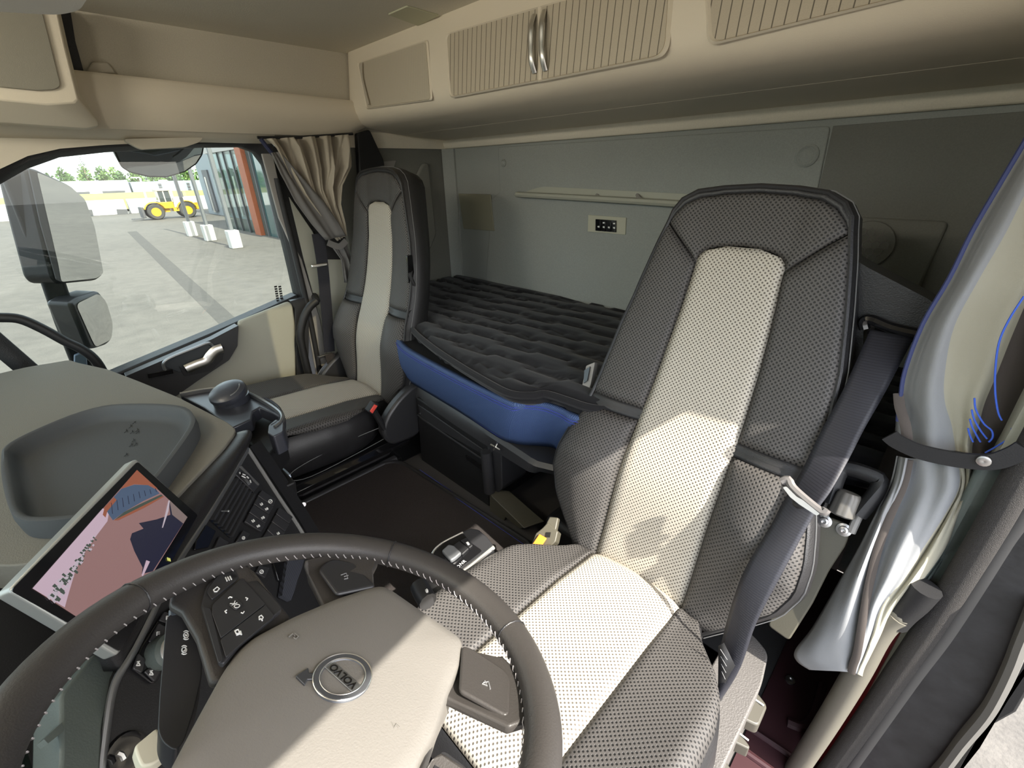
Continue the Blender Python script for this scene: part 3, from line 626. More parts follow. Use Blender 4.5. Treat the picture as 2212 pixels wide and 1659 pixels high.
for k in range(4):
    x0 = 1288+k*11.2; y0 = 473+k*.8
    s_ = MB(); s_.prism(ons([(x0, y0), (x0+10.5, y0+.8), (x0+10.3, y0+26), (x0-.2, y0+25)], PY(1.589)), (0, -.006, 0)); so = s_.build('switch', m_gloss, sp, bevel=.001)
    g_ = MB(); g_.prism(ons([(x0+3, y0+15), (x0+7, y0+15), (x0+7, y0+19), (x0+3, y0+18)], PY(1.5828)), (0, -.0006, 0))
    if k in (1, 3): g_.prism(ons([(x0+3, y0+6), (x0+7, y0+6), (x0+7, y0+9), (x0+3, y0+9)], PY(1.5828)), (0, -.0006, 0))
    g_.build('symbol', m_mark, so)
for (px, py, r), lab in zip(((1743, 336, .030), (1088, 352, .016)), ('large round plug on the rear wall above the driver seat', 'small round plug on the rear wall left of the ledge')):
    c = on((px, py), PY(1.594)); b = MB(); b.lathe([(r, 0), (r, .004), (r*.8, .007), (r*.62, .004), (r*.5, .006), (r*.2, .007), (.001, .006)], c, (0, -1, 0), 24); tag(b.build('round_plug', m_rear, smooth=30), lab, 'plug')
# speaker grille with hex cells
spk = thing('speaker_grille', 'round honeycomb speaker grille in the storage lid behind the driver seat', 'speaker', on((1873, 530), PY(1.584)))
c = on((1873, 528), PY(1.586)); b = MB(); b.lathe([(.062, 0), (.060, .004), (.001, .004)], c, (0, -1, 0), 28); b.build('grille', m_rear2, spk)
hx = MB()
for i in range(-3, 4):
    for j in range(-3, 4):
        x = i*.019+(.0095 if j % 2 else 0); z = j*.0165
        if x*x+z*z < .05**2:
            hx.tube([c+Vector((x+.0105*math.cos(PI/6+a*PI/3), -.0045, z+.0105*math.sin(PI/6+a*PI/3))) for a in range(6)], .0007, 4, closed=True)
hx.build('honeycomb', m_greyt, spk, smooth=0)
# ================================================================== BUNK
bk = thing('bunk_bed', 'bunk with blue fabric front and black moulded base across the rear of the cab', 'bed', (-.3, 1.2, .5))
def bz(ps, z): return ons(ps, PZ(z))
topz, botz = .735, .565
ft = [(868, 742), (905, 768), (1000, 818), (1100, 866), (1122, 871), (1140, 867), (1182, 872), (1215, 884), (1262, 903)]
fb = [(872, 808), (890, 822), (1000, 888), (1080, 940), (1110, 951), (1135, 955), (1170, 957), (1200, 962), (1240, 985)]
T = ons(ft, PZ(topz)); Bm = []
for a, p in zip(T, fb): Bm.append(on(p, PZ(botz)))
# extend across behind the driver seat
T += [Vector((.56, .92, topz))]; Bm += [Vector((.56, .94, botz))]
T = [T[0]+Vector((-.2, .08, 0))]+T; Bm = [Bm[0]+Vector((-.2, .08, 0))]+Bm
Ts = smooth_path(T, 4, False); Bs = smooth_path(Bm, 4, False)
P = []; UV = []; us = 0
for i, (a, c) in enumerate(zip(Ts, Bs)):
    if i: us += (a-Ts[i-1]).length
    out = Vector((0, -.012, 0)); col = []; uvr = []
    for k in range(7):
        t_ = k/6; p = a.lerp(c, t_)+out*math.sin(t_*PI)
        col.append(p); uvr.append((us, t_*.17))
    P.append(col); UV.append(uvr)
b = MB(); b.grid(P, UV); b.build('front_board', m_blue, bk, smooth=60, solid=.02, soff=0, fix=True)
b = MB(); r1__ = [p+Vector((0, .010, -.006)) for p in Ts]+[Vector((.56, 1.585, topz-.006)), Vector((-1.03, 1.585, topz-.006)), Vector((-1.03, 1.0, topz-.006))]
r2__ = [p+Vector((0, .03, .0)) for p in Bs]+[Vector((.56, 1.585, botz)), Vector((-1.03, 1.585, botz)), Vector((-1.03, 1.0, botz))]; b.loft([r1__, r2__]); b.build('tray', m_black, bk)
st_ = MB()
st_.tube([p+Vector((0, -.014, -.008)) for p in Ts], .0012, 5); st_.tube([p+Vector((0, -.014, -.016)) for p in Ts], .0010, 5); st_.tube([p+Vector((0, -.013, .006)) for p in Bs], .0012, 5); st_.build('stitching', m_bluest, bk)
# black base beam below the blue board
beam = MB(); u0 = ons([(878, 819), (900, 836), (1000, 905), (1120, 985), (1148, 1003), (1190, 1016)], PZ(.545)); u1 = ons([(880, 843), (902, 862), (1000, 930), (1120, 1006), (1150, 1021), (1192, 1024)], PZ(.505))
u0.append(Vector((.70, .93, .545))); u1.append(Vector((.70, .93, .505)))
u0 = smooth_path(u0, 3, False); u1 = smooth_path(u1, 3, False)
beam.loft([[a, a+Vector((0, .012, .012)), a+Vector((0, .12, .012)), c+Vector((0, .12, 0)), c+Vector((0, .012, -.008)), c] for a, c in zip(u0, u1)]); beam.build('base_beam', m_blacks, bk, smooth=40)
b = MB(); b.bb((-1.03, .98, .50), (1.0, 1.585, .60)); b.build('base', m_black, bk)
# mattress: own thing
mt = thing('mattress', 'black quilted mattress topper lying on the bunk', 'mattress', (-.2, 1.2, .76))
edge = ons([(905, 612), (890, 650), (885, 680), (890, 705), (925, 737), (985, 778), (1060, 822), (1105, 843), (1150, 846), (1180, 843), (1230, 858), (1275, 872)], PZ(.775))
edge += [Vector((.55, .86, .775)), Vector((1.0, .95, .775))]
E_ = smooth_path(edge, 6, False); NN = len(E_); rows = []; uvs = []
back = [Vector((lerp(-1.0, 1.0, i/(NN-1)), 1.575, .775)) for i in range(NN)]
# lateral coordinate follows the front edge, rows go from the front edge to the rear wall
seams = [.05, .17, .29, .41, .53, .65, .77, .89, 1.01]
NR = 60
xs_ = [lerp(-1.02, 1.0, i/140) for i in range(141)]
fe = []
for x in xs_:
    best = None
    for a, c in zip(E_, E_[1:]):
        if min(a.x, c.x)-1e-6 <= x <= max(a.x, c.x)+1e-6 and abs(c.x-a.x) > 1e-6:
            yy = lerp(a.y, c.y, (x-a.x)/(c.x-a.x)); best = yy if best is None else min(best, yy)
    fe.append(best if best is not None else 1.3)
P = []
for i, x in enumerate(xs_):
    col = []; y0 = min(fe[i], 1.5)
    for k in range(NR+1):
        y = lerp(y0, 1.585, k/NR); dd = min(y-y0, .03)/.03
        yq = y-.03*math.sin(x*3.1+.7)
        cell = .098; rr = yq/cell; row = math.floor(rr); 
        xo = (x+.14*(row % 2)+.05*math.sin(row*2.3))/.30
        step = .24 if (xo-math.floor(xo)) > .5 else 0
        rr2 = yq/cell+step; fr_ = rr2-math.floor(rr2); dist = min(fr_, 1-fr_)*cell
        fx_ = (xo*2) % 1; dx = min(fx_, 1-fx_)*.15
        q = .012*(1-math.exp(-(dist/.014)**2))+.0
        z = .762+q*1.15-.03*(1-dd)**2 
        if y < 1.05: z += .004
        col.append(Vector((x, y, z)))
    P.append(col)
b = MB(); b.grid(P); b.build('quilted_top', m_matt, mt, smooth=70)
pp = MB(); pp.tube([p+Vector((0, 0, -.012)) for p in E_], .011, 8); pp.build('edge_piping', m_matt, mt)
sk = MB(); sk.grid([[p+Vector((0, .005, -.012)), p+Vector((.0, .012, -.035)), p+Vector((.0, .02, -.042))] for p in E_]); sk.build('side_band', m_matt, mt, solid=.006)
# storage box under the bunk
bx = thing('storage_drawer', 'black drawer cabinet under the bunk facing the floor mat', 'drawer', (-.1, .85, .35))
FPl = PY(.815)
b = MB(); b.prism(ons([(899, 858), (1055, 962), (1058, 1152), (910, 1000)], FPl), (0, .5, 0)); b.build('body', m_black, bx, bevel=.006)
b = MB(); b.prism(rounded(ons([(905, 872), (1052, 974), (1053, 975), (1054, 985), (913, 905)], FPl), .004), (0, -.006, 0)); b.build('drawer_lip', m_blacks, bx, bevel=.003)
b = MB(); b.tube(ons([(908, 893), (913, 905), (1052, 998)], PY(.808)), .004, 8, sub=3); b.build('drawer_edge', m_blacks, bx)
b = MB(); b.prism(ons([(1007, 982), (1051, 1012), (1052, 1022), (1009, 992)], PY(.810)), (0, -.003, 0)); b.build('label_recess', m_gloss, bx)
b = MB(); b.tube(ons([(1050, 975), (1058, 1062)], PY(.805)), .02, 10); b.build('corner_post', m_blacks, bx)
cl_ = MB(); cl_.tube(ons([(1060, 960), (1080, 972)], PY(.765)), .003, 6); cl_.tube(ons([(1066, 972), (1074, 957)], PY(.765)), .003, 6); tag(cl_.build('cord_lock', m_chrome), 'tiny silver clip on the black beam under the bunk', 'clip')
ps_ = thing('support_post', 'black rounded post holding the bunk beam beside the drawer', 'post', on((1075, 1000), PY(.83)))
b = MB(); b.prism(rounded(ons([(1053, 960), (1082, 975), (1085, 1055), (1075, 1065), (1058, 1060)], PY(.82)), .008), (0, .12, 0)); b.build('post', m_blacks, ps_, bevel=.008, seg=3)
# olive bracket and black cable cover on the floor behind the driver seat
ob = thing('floor_bracket', 'olive painted metal bracket on the floor beside the mat corner', 'bracket', on((1095, 1110), PZ(.26)))
pz = PZ(.27); b = MB(); b.prism(ons([(1057, 1056), (1062, 1072), (1087, 1085), (1098, 1100), (1132, 1140), (1122, 1142), (1092, 1118), (1086, 1132), (1058, 1105)], PY(.80)), (0, .012, 0)); b.prism(ons([(1057, 1056), (1100, 1060), (1175, 1125), (1132, 1140), (1062, 1072)], PZ(.30)), (0, 0, -.004)); b.build('plate', m_bracket, ob, bevel=.002)
cc_ = MB(); cc_.bb((.28, .84, .0), (.62, 1.1, .30)); struct(cc_.build('trim_20', m_black, bevel=.02), 'black box moulding on the floor under the bunk')
# floor mat
fmz = .222
mt_ = thing('floor_mat', 'dark carpet mat with blue stitched border between the seats', 'mat', (0, .4, .22))
mo = rounded([Vector((-.455, -.30, fmz)), Vector((-.45, .735, fmz)), Vector((.30, .775, fmz)), Vector((.30, -.30, fmz))], [.02, .09, .04, .02], 8)
b = MB(); b.prism(mo, (0, 0, .008)); b.build('carpet', m_carpet, mt_, bevel=.003)
cxm = sum(mo, Vector())/len(mo); b = MB(); b.tube([p+Vector((0, 0, .008)) for p in mo], .008, 8, closed=True); b.build('border', m_rubber, mt_)
thr = MB(); path = smooth_path([Vector((-.30, .762, fmz+.0165)), Vector((.0, .764, fmz+.0165)), Vector((.29, .768, fmz+.0165))], 3, False)
for off in (0, -.012): 
    for i in range(90):
        x = lerp(-.30, .29, i/90); thr.tube([(x, .757+off+.012*(x+.3)/.6, fmz+.0105), (x+.0045, .757+off+.012*(x+.3)/.6, fmz+.0105)], .0013, 4)
thr.build('blue_stitching', m_bluest, mt_, smooth=0)
pg = MB(); pg.cyl(on((650, 1085), PZ(.235)), on((656, 1090), PZ(.26)), .008, 10); tag(pg.build('mat_fastener', m_steel), 'small ribbed silver fastener on the mat edge by the dashboard', 'fastener')
# ================================================================== PASSENGER CURTAIN
def curtain_px(path_rows, plane_x, fold_amp, nfold, name, mat, parent, nu=60, rev=False, phase=0):
    P = []; R = len(path_rows)
    for i in range(R*4-3):
        t_ = i/4; j = min(int(t_), R-2); f = t_-j
        L_ = Vector(path_rows[j][0]+(0,)).lerp(Vector(path_rows[j+1][0]+(0,)), f); Rr = Vector(path_rows[j][1]+(0,)).lerp(Vector(path_rows[j+1][1]+(0,)), f)
        amp = lerp(path_rows[j][2], path_rows[j+1][2], f); row = []
        for k in range(nu+1):
            u = k/nu; q = L_.lerp(Rr, u); p = on((q.x, q.y), PX(plane_x))
            w = math.sin(u*nfold*2*PI+phase+.6*math.sin(u*9+t_))+.4*math.sin(u*nfold*4.7*PI+t_*1.3)
            row.append(p+Vector((fold_amp*amp*w, 0, 0)))
        P.append(row)
    b = MB(); b.grid(P); return b.build(name, mat, parent, smooth=80, solid=.002, soff=0)
pc_ = thing('curtain', 'beige pleated curtain tied back at the passenger window', 'curtain', on((660, 300), PX(-1.0)))
curtain_px([((575, 300), (757, 291), 1.0), ((592, 320), (758, 318), 1.1), ((618, 370), (757, 360), 1.0), ((650, 420), (738, 400), .8), ((690, 470), (735, 440), .6), ((715, 505), (745, 480), .5), ((728, 520), (748, 508), .4)], -.985, .026, 4.6, 'cloth', m_curt, pc_, 110)
curtain_px([((585, 330), (604, 328), .6), ((604, 375), (652, 384), 1), ((636, 435), (702, 440), 1), ((674, 485), (732, 484), 1), ((704, 519), (746, 509), .8)], -.965, .008, 1.4, 'lining', m_curtd, pc_, 26)
hm = MB(); hm.tube(ons([(563, 300), (580, 322), (600, 345)], PX(-.985)), .008, 8, sub=3); hm.build('hem', M('navy_binding', (.015, .02, .06), .7), pc_)
tb = MB(); tb.ribbon(ons([(708, 524), (722, 530), (735, 532), (748, 520)], PX(-.96)), Vector((0, 0, 1)), .026, .004); tb.build('tie_strap', m_curtd, pc_, label='dark tie strap')
curtain_px([((716, 532), (748, 524), .5), ((735, 560), (760, 560), 1), ((742, 610), (775, 610), 1)], -.985, .008, 2, 'tail', m_curtd, pc_, 24)
rl = MB(); rl.tube(ons([(556, 297), (640, 297), (762, 289)], PX(-1.0)), .005, 8); rl.build('rail', m_black, pc_)
# passenger grab handle on the pillar
gh = thing('grab_handle', 'black curved grab handle beside the passenger seat', 'grab handle', on((660, 720), PX(-1.02)))
b = MB(); b.tube(ons([(684, 650), (668, 664), (655, 690), (649, 725), (656, 765), (668, 815)], PX(-1.01)), .017, 12, sub=5); b.build('bar', m_black, gh)
MB().tube([on((684, 650), PX(-1.01)), on((684, 650), PX(-1.01))+Vector((-.07, .02, .01))], .015, 10).build('mount', m_black, gh)
MB().tube([on((668, 815), PX(-1.01)), on((668, 815), PX(-1.01))+Vector((-.07, .02, -.02))], .015, 10).build('mount', m_black, gh)
gh2 = thing('grab_handle', 'long black bowed grab handle rising over the left end of the dashboard', 'grab handle', on((120, 730), PX(-1.0)))
b = MB(); b.tube(ons([(-140, 715), (-60, 688), (0, 686), (45, 690), (95, 712), (140, 737), (172, 752), (200, 772), (220, 800), (235, 840)], PX(-1.0)), .0145, 12, sub=5); b.build('bar', m_black, gh2)
# ================================================================== PASSENGER SEAT BELT
sb = thing('seat_belt', 'grey seat belt hanging beside the passenger seat', 'seat belt', on((700, 600), PX(-1.0)))
b = MB(); b.ribbon(ons([(686, 505), (692, 540), (697, 575), (703, 640), (708, 700), (712, 760)], PX(-.985)), Vector((0, 1, 0)), .05, .003); b.build('webbing', m_belt, sb)
b = MB(); b.ribbon(ons([(712, 765), (722, 800), (732, 830)], PX(-.96)), Vector((0, 1, 0)), .045, .006); b.build('lower_strap', m_carpet, sb)
for p in ((690, 573), (703, 768)):
    c = on(p, PX(-.975)); b = MB(); b.box(c, (.012, .07, .014)); b.build('belt_stop', m_chrome if p[0] < 695 else m_blacks, sb, bevel=.004)
# ================================================================== SEATS
WD = [(-.05, .16), (-.02, .185), (.03, .228), (.08, .266), (.14, .286), (.2, .284), (.26, .270), (.31, .254), (.36, .247), (.45, .240), (.55, .228), (.66, .205), (.74, .186), (.79, .172)]
WS = [(-.03, .112), (.25, .111), (.36, .108), (.53, .100), (.7, .088), (.75, .084)]
def seat(name_label, cx, jy, jz, lean, group, flip):
    l = math.radians(lean); J = Vector((cx, jy, jz)); V = Vector((0, math.sin(l), math.cos(l))); N = Vector((0, -math.cos(l), math.sin(l))); U = Vector((1, 0, 0))
    root = thing('driver_seat' if cx > 0 else 'passenger_seat', name_label, 'seat', (cx, jy, 0), group)
    wd = lambda v: interp(WD, v); wsf = lambda v: interp(WS, v)
    def base(u, v):
        W = wd(min(v, .79)); a = max(0., (abs(u)-wsf(v))/max(.01, W-wsf(v)))
        low = max(0, 1-abs(v-.21)/.2); 
        return .018*math.exp(-((v-.21)/.13)**2)-.012*math.exp(-((v-.5)/.2)**2)+.016*max(0, (v-.62)/.2)+(.008+.03*low)*math.sin(min(1, a)*PI*.9)-.012*max(0, a-.5)*(1 if v < .14 else 0)
    def pt(u, v, w): return J+U*u+V*v+N*w
    def patch(name, fu, nu, nv, mat, puff=.012, edge=.18, label=None, sx=1.):
        P = []; UV = []
        for i in range(nv+1):
            t_ = i/nv; row = []; uvr = []
            for k in range(nu+1):
                s_ = k/nu; u, v = fu(s_, t_)
                e = min(s_, 1-s_)*2; e2 = min(t_, 1-t_)*2
                pr = min(1, e/edge)**.5 if e < edge else 1; pr2 = min(1, e2/edge)**.5 if e2 < edge else 1
                w = base(u, v)+puff*(.35+.65*pr*pr2)-.004
                row.append(pt(u, v, w)); uvr.append((u, v))
            P.append(row); UV.append(uvr)
        b = MB(); b.grid(P, UV); o = b.build(name, mat, root, smooth=70, label=label)
        # make normals face outward
        me = o.data; 
        if sum((p.normal.dot(N) for p in me.polygons)) < 0: me.flip_normals()
        k_ = o.modifiers.new('Solidify', 'SOLIDIFY'); k_.thickness = .02; k_.offset = -1
        return o
    # upper outline (head)
    HO = [(-.172, .79), (-.166, .815), (-.150, .838), (-.12, .855), (-.07, .865), (0, .869), (.07, .865), (.12, .855), (.150, .838), (.166, .815), (.172, .79)]
    def stw(v): 
        q = min(1, max(0, (v-.712)/.040)); return .0872*math.sqrt(max(0, 1-q**3))
    IO = [(-stw(v), v) for v in (.712, .722, .732, .740, .746, .750)]+[(0, .7525)]+[(stw(v), v) for v in (.750, .746, .740, .732, .722, .712)]
    def along(tab, s_):
        x = s_*(len(tab)-1); i = min(int(x), len(tab)-2); f = x-i
        return lerp(tab[i][0], tab[i+1][0], f), lerp(tab[i][1], tab[i+1][1], f)
    def fstripe(s_, t_):
        v = lerp(-.03, .75, t_**.93); w = wsf(v)
        if v > .712: w = max(stw(v), .012)
        return lerp(-w, w, s_), v
    patch('centre_panel', fstripe, 14, 60, m_light, .010, .12, 'light beige perforated centre panel')
    def fhead(s_, t_):
        a = along(IO, s_); b_ = along(HO, s_); f_ = .93+.07*abs(2*s_-1)**3; g_ = .012*(1-abs(2*s_-1)**3); return lerp(a[0], b_[0]*f_, t_), lerp(a[1], b_[1]-g_, t_)
    patch('headrest_panel', fhead, 40, 14, m_dark, .010, .12)
    P = []
    for i in range(41):
        s_ = i/40; b_ = along(HO, s_); f_ = .93+.07*abs(2*s_-1)**3; g_ = .012*(1-abs(2*s_-1)**3); row = []
        for k in range(7):
            q = k/6; u = lerp(b_[0]*f_*.985, b_[0]*1.012, q); v = lerp(b_[1]-g_-.003, b_[1]+.003, q); row.append(pt(u, v, base(u, v)+.003-.008*(2*abs(q-.45))**2.5))
        P.append(row)
    hb = MB(); hb.grid(P); hb.build('head_band', m_leather, root, smooth=80)
    for sg in (-1, 1):
        def fw(s_, t_, sg=sg):
            vi = lerp(.365, .712, t_); vo = lerp(.365, .788, t_)
            v = lerp(vi, vo, s_); uo = wd(vo)
            return sg*lerp(wsf(vi), uo, s_), v
        patch('upper_bolster', fw, 16, 26, m_dark, .012, .14)
        def fl(s_, t_, sg=sg):
            v = lerp(-.035, .335, t_); return sg*lerp(wsf(v), wd(v), s_), v
        patch('lower_bolster', fl, 18, 26, m_dark, .016, .16)
    # leather shell: sides, back, seam bands
    outl = [(-wd(v), v) for v in [-.05+.02*i for i in range(43)]]+HO[1:-1]+[(wd(v), v) for v in [.79-.02*i for i in range(43)]]
    rings = []
    for off, w, gd in ((-.004, 0, 1), (.006, -.012, 1), (.012, -.045, 1), (.006, -.085, .95), (-.035, -.115, .7), (-.12, -.125, .4)):
        ring = []
        for (u, v) in outl:
            c = Vector((u*(1+off/.2), .4+(v-.4)*(1+off/.42))) if True else None
            g = base(u, v)*gd if w > -.09 else base(u, v)*.4*gd
            ring.append(pt(c.x, c.y, w+g*(1 if w > -.05 else .4)))
        rings.append(ring)
    b = MB(); b.loft(rings, caps=False); b.poly(rings[-1]); b.build('back_shell', m_leather, root, smooth=50)
    # front face of shell (visible in the seam band)
    for sg in (-1, 1):
        P = []
        for vv, dw in ((.325, -.012), (.336, -.004), (.343, 0), (.350, -.005), (.357, 0), (.366, -.004), (.377, -.012)):
            P.append([pt(sg*u, vv, base(u, vv)+dw) for u in [lerp(wsf(.35)-.01, wd(.35)+.004, i/10) for i in range(11)]])
        bandm = MB(); bandm.grid(P); bandm.build('seam_band', m_leather, root, smooth=80)
    pip = MB(); pip.tube([pt(u*1.0, v, base(u, v)+.001) for (u, v) in outl], .0045, 6); pip.build('piping', m_leather, root)
    stc = MB(); L_ = [pt(u*1.045, .4+(v-.4)*1.022, base(u, v)*.8-.016) for (u, v) in outl]; stc.tube(L_, .0012, 4); stc.build('side_stitching', m_dim, root)
    # cushion
    def cz(u, g):
        a = abs(u)/.265
        z = .012+.03*min(1, g/.5)+.03*min(1, max(0, g-.05)/.25)*max(0, (a-.42)/.58)**1.3*(1 if a < .9 else max(0, 1-(a-.9)/.1)**.5)
        if g > .42: z -= .05*((g-.42)/.10)**2
        if g < .03: z -= .02*(1-g/.03)
        z -= .022*max(0, 1-g/.16)*min(1, a/.5)**2
        return z
    def hw(g): return interp([(-.02, .148), (.03, .158), (.07, .182), (.12, .225), (.17, .252), (.22, .265), (.30, .268), (.40, .262), (.46, .252), (.53, .225)], g)
    def cpt(u, g, dz=0): return Vector((cx+u, jy-g, jz+cz(u, g)+dz))
    def cpatch(name, f, nu, nv, mat, puff, label=None):
        P = []; UV = []
        for i in range(nv+1):
            row = []; uvr = []
            for k in range(nu+1):
                s_, t_ = k/nu, i/nv; u, g = f(s_, t_); e = min(1, min(s_, 1-s_)*2/.14)**.5
                row.append(cpt(u, g, puff*e)); uvr.append((u, g))
            P.append(row); UV.append(uvr)
        b = MB(); b.grid(P, UV); o = b.build(name, mat, root, smooth=70, label=label)
        if sum(p.normal.z for p in o.data.polygons) < 0: o.data.flip_normals()
        k_ = o.modifiers.new('Solidify', 'SOLIDIFY'); k_.thickness = .02; k_.offset = -1
    cpatch('cushion_centre', lambda s, t: (lerp(-.112, .112, s), lerp(-.01, .515, t)), 14, 44, m_light, .004, 'light beige perforated cushion centre')
    for sg in (-1, 1): cpatch('cushion_side', lambda s, t, sg=sg: (sg*lerp(.112, hw(lerp(-.01, .515, t)), s), lerp(-.01, .515, t)), 16, 44, m_dark, .006)
    rings = []
    for dz, ins in ((0.0, .012), (-.02, -.006), (-.06, -.012), (-.11, 0), (-.15, .03)):
        ring = []
        gs = [-.02+.02*i for i in range(27)]
        for g in gs: ring.append(Vector((cx+(hw(max(0, g))-ins), jy-g*(1-ins*.2), jz+cz(.26, max(0.03, g))*(.4 if dz < -.03 else .75)+dz)))
        for i in range(1, 8): u = lerp(hw(.5), -hw(.5), i/8)-0; ring.append(Vector((cx+u, jy-.53+ins, jz+cz(u, .5)*(.4 if dz < -.03 else .75)+dz)))
        for g in gs[::-1]: ring.append(Vector((cx-(hw(max(0, g))-ins), jy-g*(1-ins*.2), jz+cz(.26, max(0.03, g))*(.4 if dz < -.03 else .75)+dz)))
        rings.append(ring)
    b = MB(); b.loft(rings, caps=False); b.poly(rings[-1]); b.build('cushion_side_wall', m_leather, root, smooth=60)
    # inner side decorative oval seam
    inner = -1 if cx > 0 else 1
    ov = MB(); ov.tube([Vector((cx+inner*.272, jy-g, jz+z)) for g, z in ((.05, -.055), (.2, -.05), (.36, -.06), (.45, -.075), (.47, -.10), (.40, -.125), (.2, -.115), (.05, -.10))], .0013, 6, closed=False, sub=4); ov.build('side_seam', m_dim, root)
    # base pan, bellows and plinth
    b = MB(); b.loft([rr_ for z, s in ((jz-.135, 1.0), (jz-.155, 1.06), (jz-.175, 1.03), (jz-.185, .9)) for rr_ in [[Vector((cx+x*s*.27, jy-.24+y*s*.28, z)) for x, y in ((-1, -.8), (-.8, -1), (.8, -1), (1, -.8), (1, .8), (.8, 1), (-.8, 1), (-1, .8))]]]); b.build('base_pan', m_gloss, root, bevel=.004)
    b = MB(); b.loft([[Vector((cx+x*s*.2, jy-.24+y*s*.24, z)) for x, y in ((-1, -.8), (-.8, -1), (.8, -1), (1, -.8), (1, .8), (.8, 1), (-.8, 1), (-1, .8))] for z, s in [(jz-.185-.02*i, (.95 if i % 2 else .85)) for i in range(5)]]); b.build('bellows', m_rubber, root, smooth=0)
    b = MB(); b.bb((cx-.225, jy-.50, .0), (cx+.225, jy-.02, max(.05, jz-.26))); b.build('plinth', m_blacks, root, bevel=.004)
    for s in (-1, 1):
        b = MB(); b.bb((cx+s*.23-.012, jy-.49, .16), (cx+s*.23+.012, jy-.05, .235)); ra = b.build('seat_rail', m_dkst, root, bevel=.002)
        b = MB(); 
        for g in (.12, .42): b.cyl((cx+s*.243, jy-g, .2), (cx+s*.247, jy-g, .2), .005, 8)
        b.build('rail_bolt', m_gloss, ra)
    # hinge covers
    for s in (-1, 1):
        if cx > 0: continue
        pr = [(-.02, -.14), (.10, -.13), (.13, -.06), (.10, .0), (.04, .05), (-.03, .085), (-.08, .08), (-.10, .02), (-.09, -.08)]
        b = MB(); x0 = cx+s*.262; b.prism(rounded([Vector((x0, jy-g, jz+z)) for g, z in pr], .03, 4), (s*.045, 0, 0)); b.build('hinge_cover', m_blacks, root, bevel=.012, seg=3)
    return root, pt, base
ps, ppt, pbase = seat('passenger seat with light centre stripe in front of the bunk, away from the wheel', -.68, .79, .473, 13.7, None, 1)
dsr, dpt, dbase = seat('large driver seat with light centre stripe behind the steering wheel', .672, .723, .451, 22.2, None, -1)
# recline lever on the passenger back shell
lv = MB(); lv.prism(rounded(ons([(877, 552), (888, 550), (893, 600), (880, 612)], PX(-.452)), .004), (.008, 0, 0)); lv.build('lever_recess', m_gloss, ps, bevel=.002)
lv = MB(); lv.tube(ons([(884, 590), (890, 606), (899, 622)], PX(-.44)), .007, 8); lv.build('recline_lever', m_blacks, ps)
# passenger buckle
pb = thing('seat_belt_buckle', 'red seat belt buckle at the inner side of the passenger seat', 'buckle', on((806, 882), PX(-.375)))
b = MB(); q = ons([(795, 890), (809, 869), (820, 872), (817, 880), (805, 896)], PX(-.37)); b.prism(q, (-.03, 0, 0)); b.build('body', m_black, pb, bevel=.004)
b = MB(); b.prism(ons([(798, 888), (808, 873), (815, 876), (804, 893)], PX(-.3695)), (.004, 0, 0)); b.build('release_button', m_red, pb, bevel=.002)
MB().tube([on((806, 884), PX(-.385)), on((806, 884), PX(-.385))+Vector((0, .05, -.16))], .012, 8).build('stalk', m_black, pb)
# driver buckle
db = thing('seat_belt_buckle', 'orange sunlit seat belt buckle between the driver seat and the mat', 'buckle', (.40, .66, .42))
pq = (Vector((.40, .64, .47)), Vector((.15, -.62, .77)).normalized())
b = MB(); b.prism(rounded(ons([(1144, 1185), (1157, 1152), (1172, 1140), (1183, 1128), (1205, 1148), (1200, 1170), (1172, 1197), (1160, 1196)], pq), .003), -pq[1]*.035); b.build('body', m_bracket, db, bevel=.003)
b = MB(); b.prism(rounded(ons([(1147, 1182), (1166, 1154), (1182, 1163), (1162, 1194)], shift(pq, .001)), .003), pq[1]*.006); b.build('release_button', m_orange, db, bevel=.002)
b = MB(); b.prism(ons([(1170, 1148), (1187, 1116), (1206, 1118), (1200, 1148), (1185, 1166)], shift(pq, -.004)), -pq[1]*.02); b.build('stalk', m_bracket, db, bevel=.003)
MB().prism(ons([(1180, 1150), (1190, 1150), (1188, 1161), (1178, 1160)], shift(pq, .0005)), pq[1]*.002).build('tongue_slot', m_gloss, db)
# light grey lock fitting on the seat back's inner edge
fit = dsr
hp_ = (dpt(0, .38, -.03), (dpt(0, 0, 1)-dpt(0, 0, 0)))
b = MB(); b.prism(rounded(ons([(1266, 790), (1285, 782), (1276, 830), (1266, 862), (1252, 862), (1258, 830)], hp_), .003), hp_[1]*-.02); fp_ = b.build('hinge_plate', m_greyt, fit, bevel=.003, label='small grey hinge plate')
b = MB(); b.lathe([(.009, 0), (.009, .004), (.004, .005), (.001, .003)], on((1258, 856), shift(hp_, .001)), hp_[1], 12); b.build('hinge_bolt', m_steel, fp_)
b = MB(); b.prism(ons([(1264, 800), (1276, 792), (1270, 822), (1262, 828)], shift(hp_, .002)), hp_[1]*.004); b.build('dark_insert', m_gloss, fp_)
